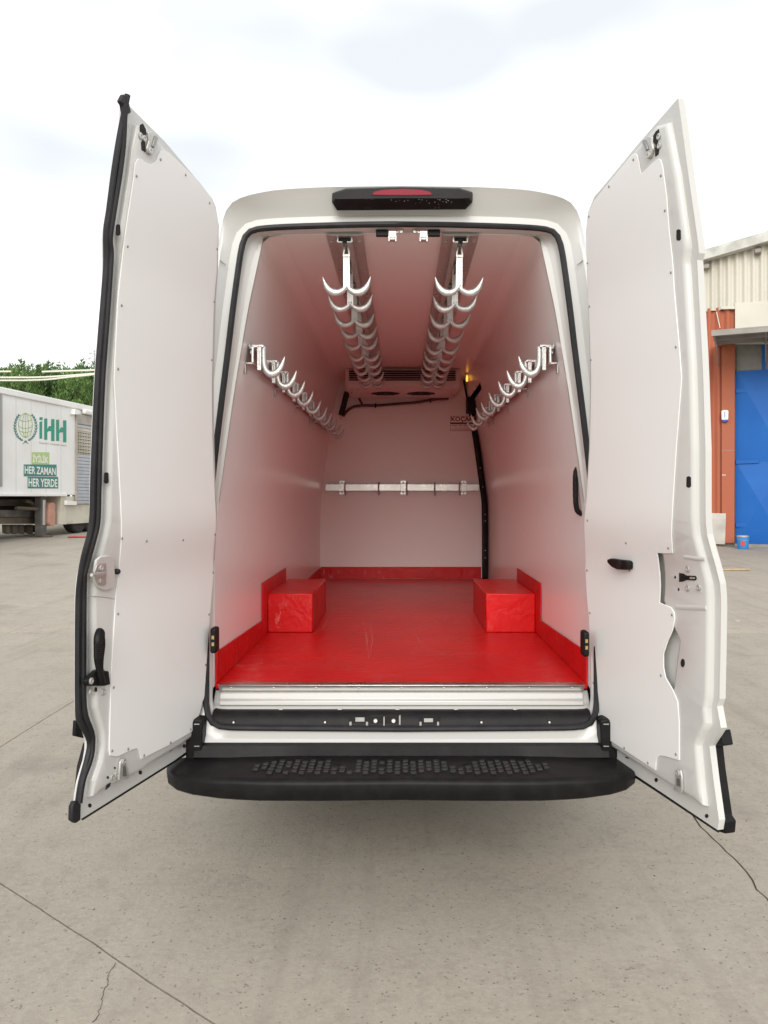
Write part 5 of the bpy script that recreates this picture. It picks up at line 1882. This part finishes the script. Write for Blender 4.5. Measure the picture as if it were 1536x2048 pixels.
for c_ in range(4):
    a0, a1 = s71 + 0.02 + c_ * 1.15, s71 + 0.02 + (c_ + 1) * 1.15 - 0.02
    for (r0, r1) in ((zg0 + 0.02, zm - 0.01), (zm + 0.01, zg1 - 0.02)):
        mid_s, mid_z = (a0 + a1) / 2, (r0 + r1) / 2
        base = [WS.pos(a0, r0, -0.039), WS.pos(a1, r0, -0.039), WS.pos(a1, r1, -0.039), WS.pos(a0, r1, -0.039), WS.pos(mid_s, mid_z, 0.055)]
        MB().add(base, [(0, 1, 4), (1, 2, 4), (2, 3, 4), (3, 0, 4)]).build('gate_panel', 'blue_gate', gate, smooth=False)
MB().tube([WS.pos(s71 + 2.32, zg0 + 0.05, -0.03), WS.pos(s71 + 2.32, zg1 - 0.05, -0.03)], 0.015, n=5).build('leaf_joint', 'dark', gate)
for zq in (zg0 + 0.5, zm, zg1 - 0.5):
    WS.plate_sz([(s71 + 0.01, zq - 0.05), (s71 + 0.55, zq - 0.035), (s71 + 0.55, zq + 0.035), (s71 + 0.01, zq + 0.05)], -0.03, 0.0, 'strap_hinge', 'blue_gate', gate, step=0, bevel=0.006)
WS.plate_sz([(s71 - 0.01, zg0 - 0.05), (s71 + gate_w, zg0 - 0.05), (s71 + gate_w, zg0 + 0.03), (s71 - 0.01, zg0 + 0.03)], -0.035, 0.0, 'bottom_rail', 'canopy_metal', gate, step=0)
# siren box
sb = wplate([(1442.5, 822), (1445, 820), (1455, 820), (1457, 822), (1456.5, 840), (1443, 840)], 0.07, 0.15, 'siren_box', 'siren_white', bevel=0.02, seg=3)
wplate([(1443.5, 840.5), (1456.5, 840.5), (1454, 844), (1446, 844)], 0.075, 0.14, 'siren_lens', 'siren_blue', sb, bevel=0.008)
wplate([(1449, 824), (1450.3, 824), (1450.3, 835), (1449, 835)], 0.15, 0.153, 'siren_mark', 'siren_blue', sb)
# plaster plinth
wplate([(1330, 1023), (1444, 1027), (1452, 1027), (1450, 1089), (1330, 1086)], -0.10, 0.10, 'plinth', 'plaster', bevel=0.012)
for x in (1446, 1450):
    wplate([(x - 1, 949), (x + 1, 949), (x + 1, 951), (x - 1, 951)], 0.07, 0.073, 'paint_fleck', 'print_white')

# bucket
bp_ = WS.at(1486, 1089, 0.55)
bz_ = gz(bp_.y)
bk = empty('paint_bucket', (bp_.x, bp_.y, bz_), 'blue paint bucket with a red emblem standing at the foot of the gate', 'bucket')
rb = 22 / 2 * bp_.y / F
hb = 27 * bp_.y / F
MB().lathe([(rb * 0.9, 0), (rb * 0.97, 0.02), (rb, hb * 0.88)], bp_ * 1 + Vector((0, 0, bz_ - bp_.z)), (0, 0, 1), 24).build('pail', 'bucket_blue', bk)
MB().lathe([(rb * 1.01, hb * 0.88), (rb * 1.05, hb * 0.9), (rb * 1.05, hb * 0.97), (rb * 0.98, hb), (rb * 0.95, hb * 0.985), (0, hb * 0.985)], Vector((bp_.x, bp_.y, bz_)), (0, 0, 1), 24).build('lid', 'bucket_metal', bk)
mb = MB()
for k in range(9):
    rws_ = []
n_c = 10
ring = []
for k in range(n_c):
    a = 2 * math.pi * k / n_c
    th = -math.pi / 2 - 0.42 + 0.42 * math.cos(a)
    ring.append(Vector((bp_.x + rb * 1.01 * math.cos(th), bp_.y + rb * 1.01 * math.sin(th), bz_ + hb * 0.42 + hb * 0.2 * math.sin(a))))
mb.add(ring, [tuple(range(n_c))])
mb.build('emblem', 'bucket_red', bk)
mb = MB()
for sgn in (-1, 1):
    mb.tube([Vector((bp_.x + rb * 1.04 * math.cos(t), bp_.y + rb * 1.04 * math.sin(t), bz_ + hb * 0.8 - hb * 0.16 * math.sin((t + math.pi) * 1.0))) for t in [-math.pi + math.pi * q / 12 for q in range(13)]], 0.004, n=5)
    break
mb.build('bail_handle', 'bucket_metal', bk)

# planks and litter on the yard
for px, py, ln, ang_, lab in ((1470, 1141, 0.55, 0.05, 'short pale wood plank lying on the concrete right of the right door'), (1428, 1092, 0.45, -0.1, 'small pale wood offcut lying at the foot of the plinth')):
    Y = 14.5
    for _ in range(20):
        Y = (CH - gz(Y)) * F / (py - CY)
    c = Vector(((px - CX) * Y / F, Y, gz(Y) + 0.02))
    t = Vector((math.cos(ang_), math.sin(ang_), 0.0275 * math.sin(ang_)))
    tag(MB().obox(c, (t, Vector((-t.y, t.x, 0.0275)), (0, 0, 1)), (ln / 2, 0.055, 0.012)).build('wood_plank', 'wood', None, bevel=0.003), lab, 'plank', 'wood scraps on the yard')
for px, py, lab in ((1475, 1243, 'white scrap of paper on the concrete right of the right door'), (1437, 1116, 'tiny white paper scrap beside the right door edge')):
    Y = 10.0
    for _ in range(20):
        Y = (CH - gz(Y)) * F / (py - CY)
    c = Vector(((px - CX) * Y / F, Y, gz(Y) + 0.004))
    pts = [c + Vector((0.03 * math.cos(a) * random.uniform(0.6, 1.3), 0.02 * math.sin(a) * random.uniform(0.6, 1.3), 0.0)) for a in [k * 1.05 for k in range(6)]]
    tag(MB().prism(pts, (0, 0, 0.003)).build('paper_scrap', 'paper', None, smooth=False), lab, 'litter', 'paper scraps')

# loose grit (uncountable)
mb = MB()
for _ in range(520):
    x, y = random.uniform(-3.2, 3.2), random.uniform(1.9, 7.0)
    if abs(x) > 0.62 * y + 0.3:
        continue
    r_ = random.choice((0.0015, 0.002, 0.003, 0.0045)) * random.uniform(0.7, 1.3)
    pts = [(x + r_ * random.uniform(0.6, 1.5) * math.cos(a), y + r_ * random.uniform(0.6, 1.5) * math.sin(a), 0.0002) for a in (0, 1.3, 2.6, 3.9, 5.1)]
    mb.add(pts + [(x, y, r_ * 0.8)], [(0, 1, 5), (1, 2, 5), (2, 3, 5), (3, 4, 5), (4, 0, 5)])
tag(mb.build('grit', 'chassis', None, smooth=False), 'scattered dark grit on the concrete', None, kind='stuff')

# ------------------------------------------------------------------ pines, cables, pylon on the left
def pine_mesh(seed, h, w):
    rnd = random.Random(seed)
    mb = MB()
    for _ in range(150):
        t = rnd.random() ** 0.8
        z = h * (0.22 + 0.72 * t)
        a = rnd.uniform(0, 2 * math.pi)
        rr = w * (1.08 - t) ** 0.6 * math.sqrt(rnd.uniform(0.1, 1.0))
        cc = Vector((rr * math.cos(a), rr * math.sin(a), z))
        ch_, cw_ = rnd.uniform(0.5, 1.0), rnd.uniform(0.16, 0.30)       # one upright candle-like clump
        ax_ = Vector((math.cos(a) * 0.25 + rnd.uniform(-.2, .2), math.sin(a) * 0.25 + rnd.uniform(-.2, .2), 1.0)).normalized()
        for _ in range(38):
            u = rnd.random()
            b = rnd.uniform(0, 2 * math.pi)
            out = Vector((math.cos(b), math.sin(b), 0))
            c = cc + ax_ * ch_ * u + out * cw_ * (1.05 - u) * rnd.uniform(0.3, 1.0)
            d = (out * 0.8 + Vector((0, 0, 1))).normalized()
            e = d.cross(Vector((rnd.uniform(-1, 1), rnd.uniform(-1, 1), rnd.uniform(-1, 1)))).normalized()
            hh, ww = rnd.uniform(0.12, 0.24), rnd.uniform(0.02, 0.045)
            mb.add([c - e * ww * 0.5, c + d * hh * 0.4 - e * ww, c + d * hh, c + d * hh * 0.4 + e * ww], [(0, 1, 2, 3)])
    me = mb.mesh('crown')
    return me


pm = []
for i in range(3):
    me = pine_mesh(11 + i, 6.6, 2.0)
    me.materials.append(MATS['pine_needles' if i != 1 else 'pine_dark'])
    pm.append(me)
tr = MB().tube([(0, 0, 0), (0.05, 0.02, 2.2), (0, 0, 4.2), (0.03, 0, 6.2)], [0.17, 0.13, 0.08, 0.02], n=8)
trunk_me = tr.mesh('trunk')
trunk_me.materials.append(MATS['bark'])
spots = []
for i, px in enumerate((-90, -40, 2, 40, 78, 112, 150, 188, 232, 280)):
    spots.append((px, 36 + 2.2 * (i % 3) + random.uniform(-0.5, 0.5), 'front'))
for i, px in enumerate((-60, 15, 60, 95, 132, 170, 215)):
    spots.append((px, 42 + 1.5 * (i % 2), 'back'))
names_ = {}
for i, (px, Y, row) in enumerate(spots):
    x = (px - CX) * Y / F
    base = gz(34) + 0.0
    top_px = 744 + random.uniform(-7, 8) if row == 'front' else 738 + random.uniform(-6, 6)
    H = CH - (top_px - CY) * Y / F - base
    j = sorted(q[0] for q in spots if q[2] == row).index(px)
    lab = 'bright green pine in the %s row behind the trailer, %s from the left' % (row, (ORD + ['eleventh'])[j])
    tree = empty('pine_tree', (x, Y, base), lab, 'tree', 'pines behind the trailer')
    s_ = H / 6.75
    for nm, me in (('crown', pm[i % 3]), ('trunk', trunk_me)):
        c = place(nm, me, tree, tree.location)
        c.scale = (s_ * 1.0, s_ * 1.0, s_)
        c.rotation_euler = (0, 0, random.uniform(0, 6.28))

for pts, lab in (([(-400, 743), (22, 743)], 'short pale cable end above the trailer at the left margin'),
                 ([(84, 743.5), (130, 742), (260, 738)], 'upper pale overhead cable in front of the pines'),
                 ([(-400, 757), (0, 755), (60, 755), (110, 753), (190, 747), (300, 738)], 'middle pale overhead cable crossing the pines above the trailer'),
                 ([(-400, 762), (0, 761), (60, 760.5), (100, 758.5), (140, 754), (190, 748.5), (300, 733)], 'lower sagging pale overhead cable crossing the pines above the trailer')):
    q = smooth_path([P(x, y, 30.0) for x, y in pts], 5)
    tag(MB().tube(q, 0.034, n=6).build('overhead_cable', 'cable', None), lab, 'cable', 'overhead cables')
pb = P(189, 760, 70)
py_ = empty('power_pylon', (pb.x, 70, gz(34)), 'faint steel power pylon behind the pines by the left door', 'pylon')
ptop = CH - (700 - CY) * 70 / F
MB().tube([(pb.x, 70, gz(34)), (pb.x, 70, ptop)], [0.12, 0.05], n=5).build('mast', 'pylon', py_)
for yy, wd in ((708, 0.5), (718, 0.6), (728, 0.65)):
    z = CH - (yy - CY) * 70 / F
    MB().tube([(pb.x - wd, 70, z), (pb.x + wd, 70, z)], 0.045, n=5).build('cross_arm', 'pylon', py_)
    MB().tube([(pb.x - wd, 70, z), (pb.x, 70, z + 0.3), (pb.x + wd, 70, z)], 0.03, n=5).build('arm_brace', 'pylon', py_)
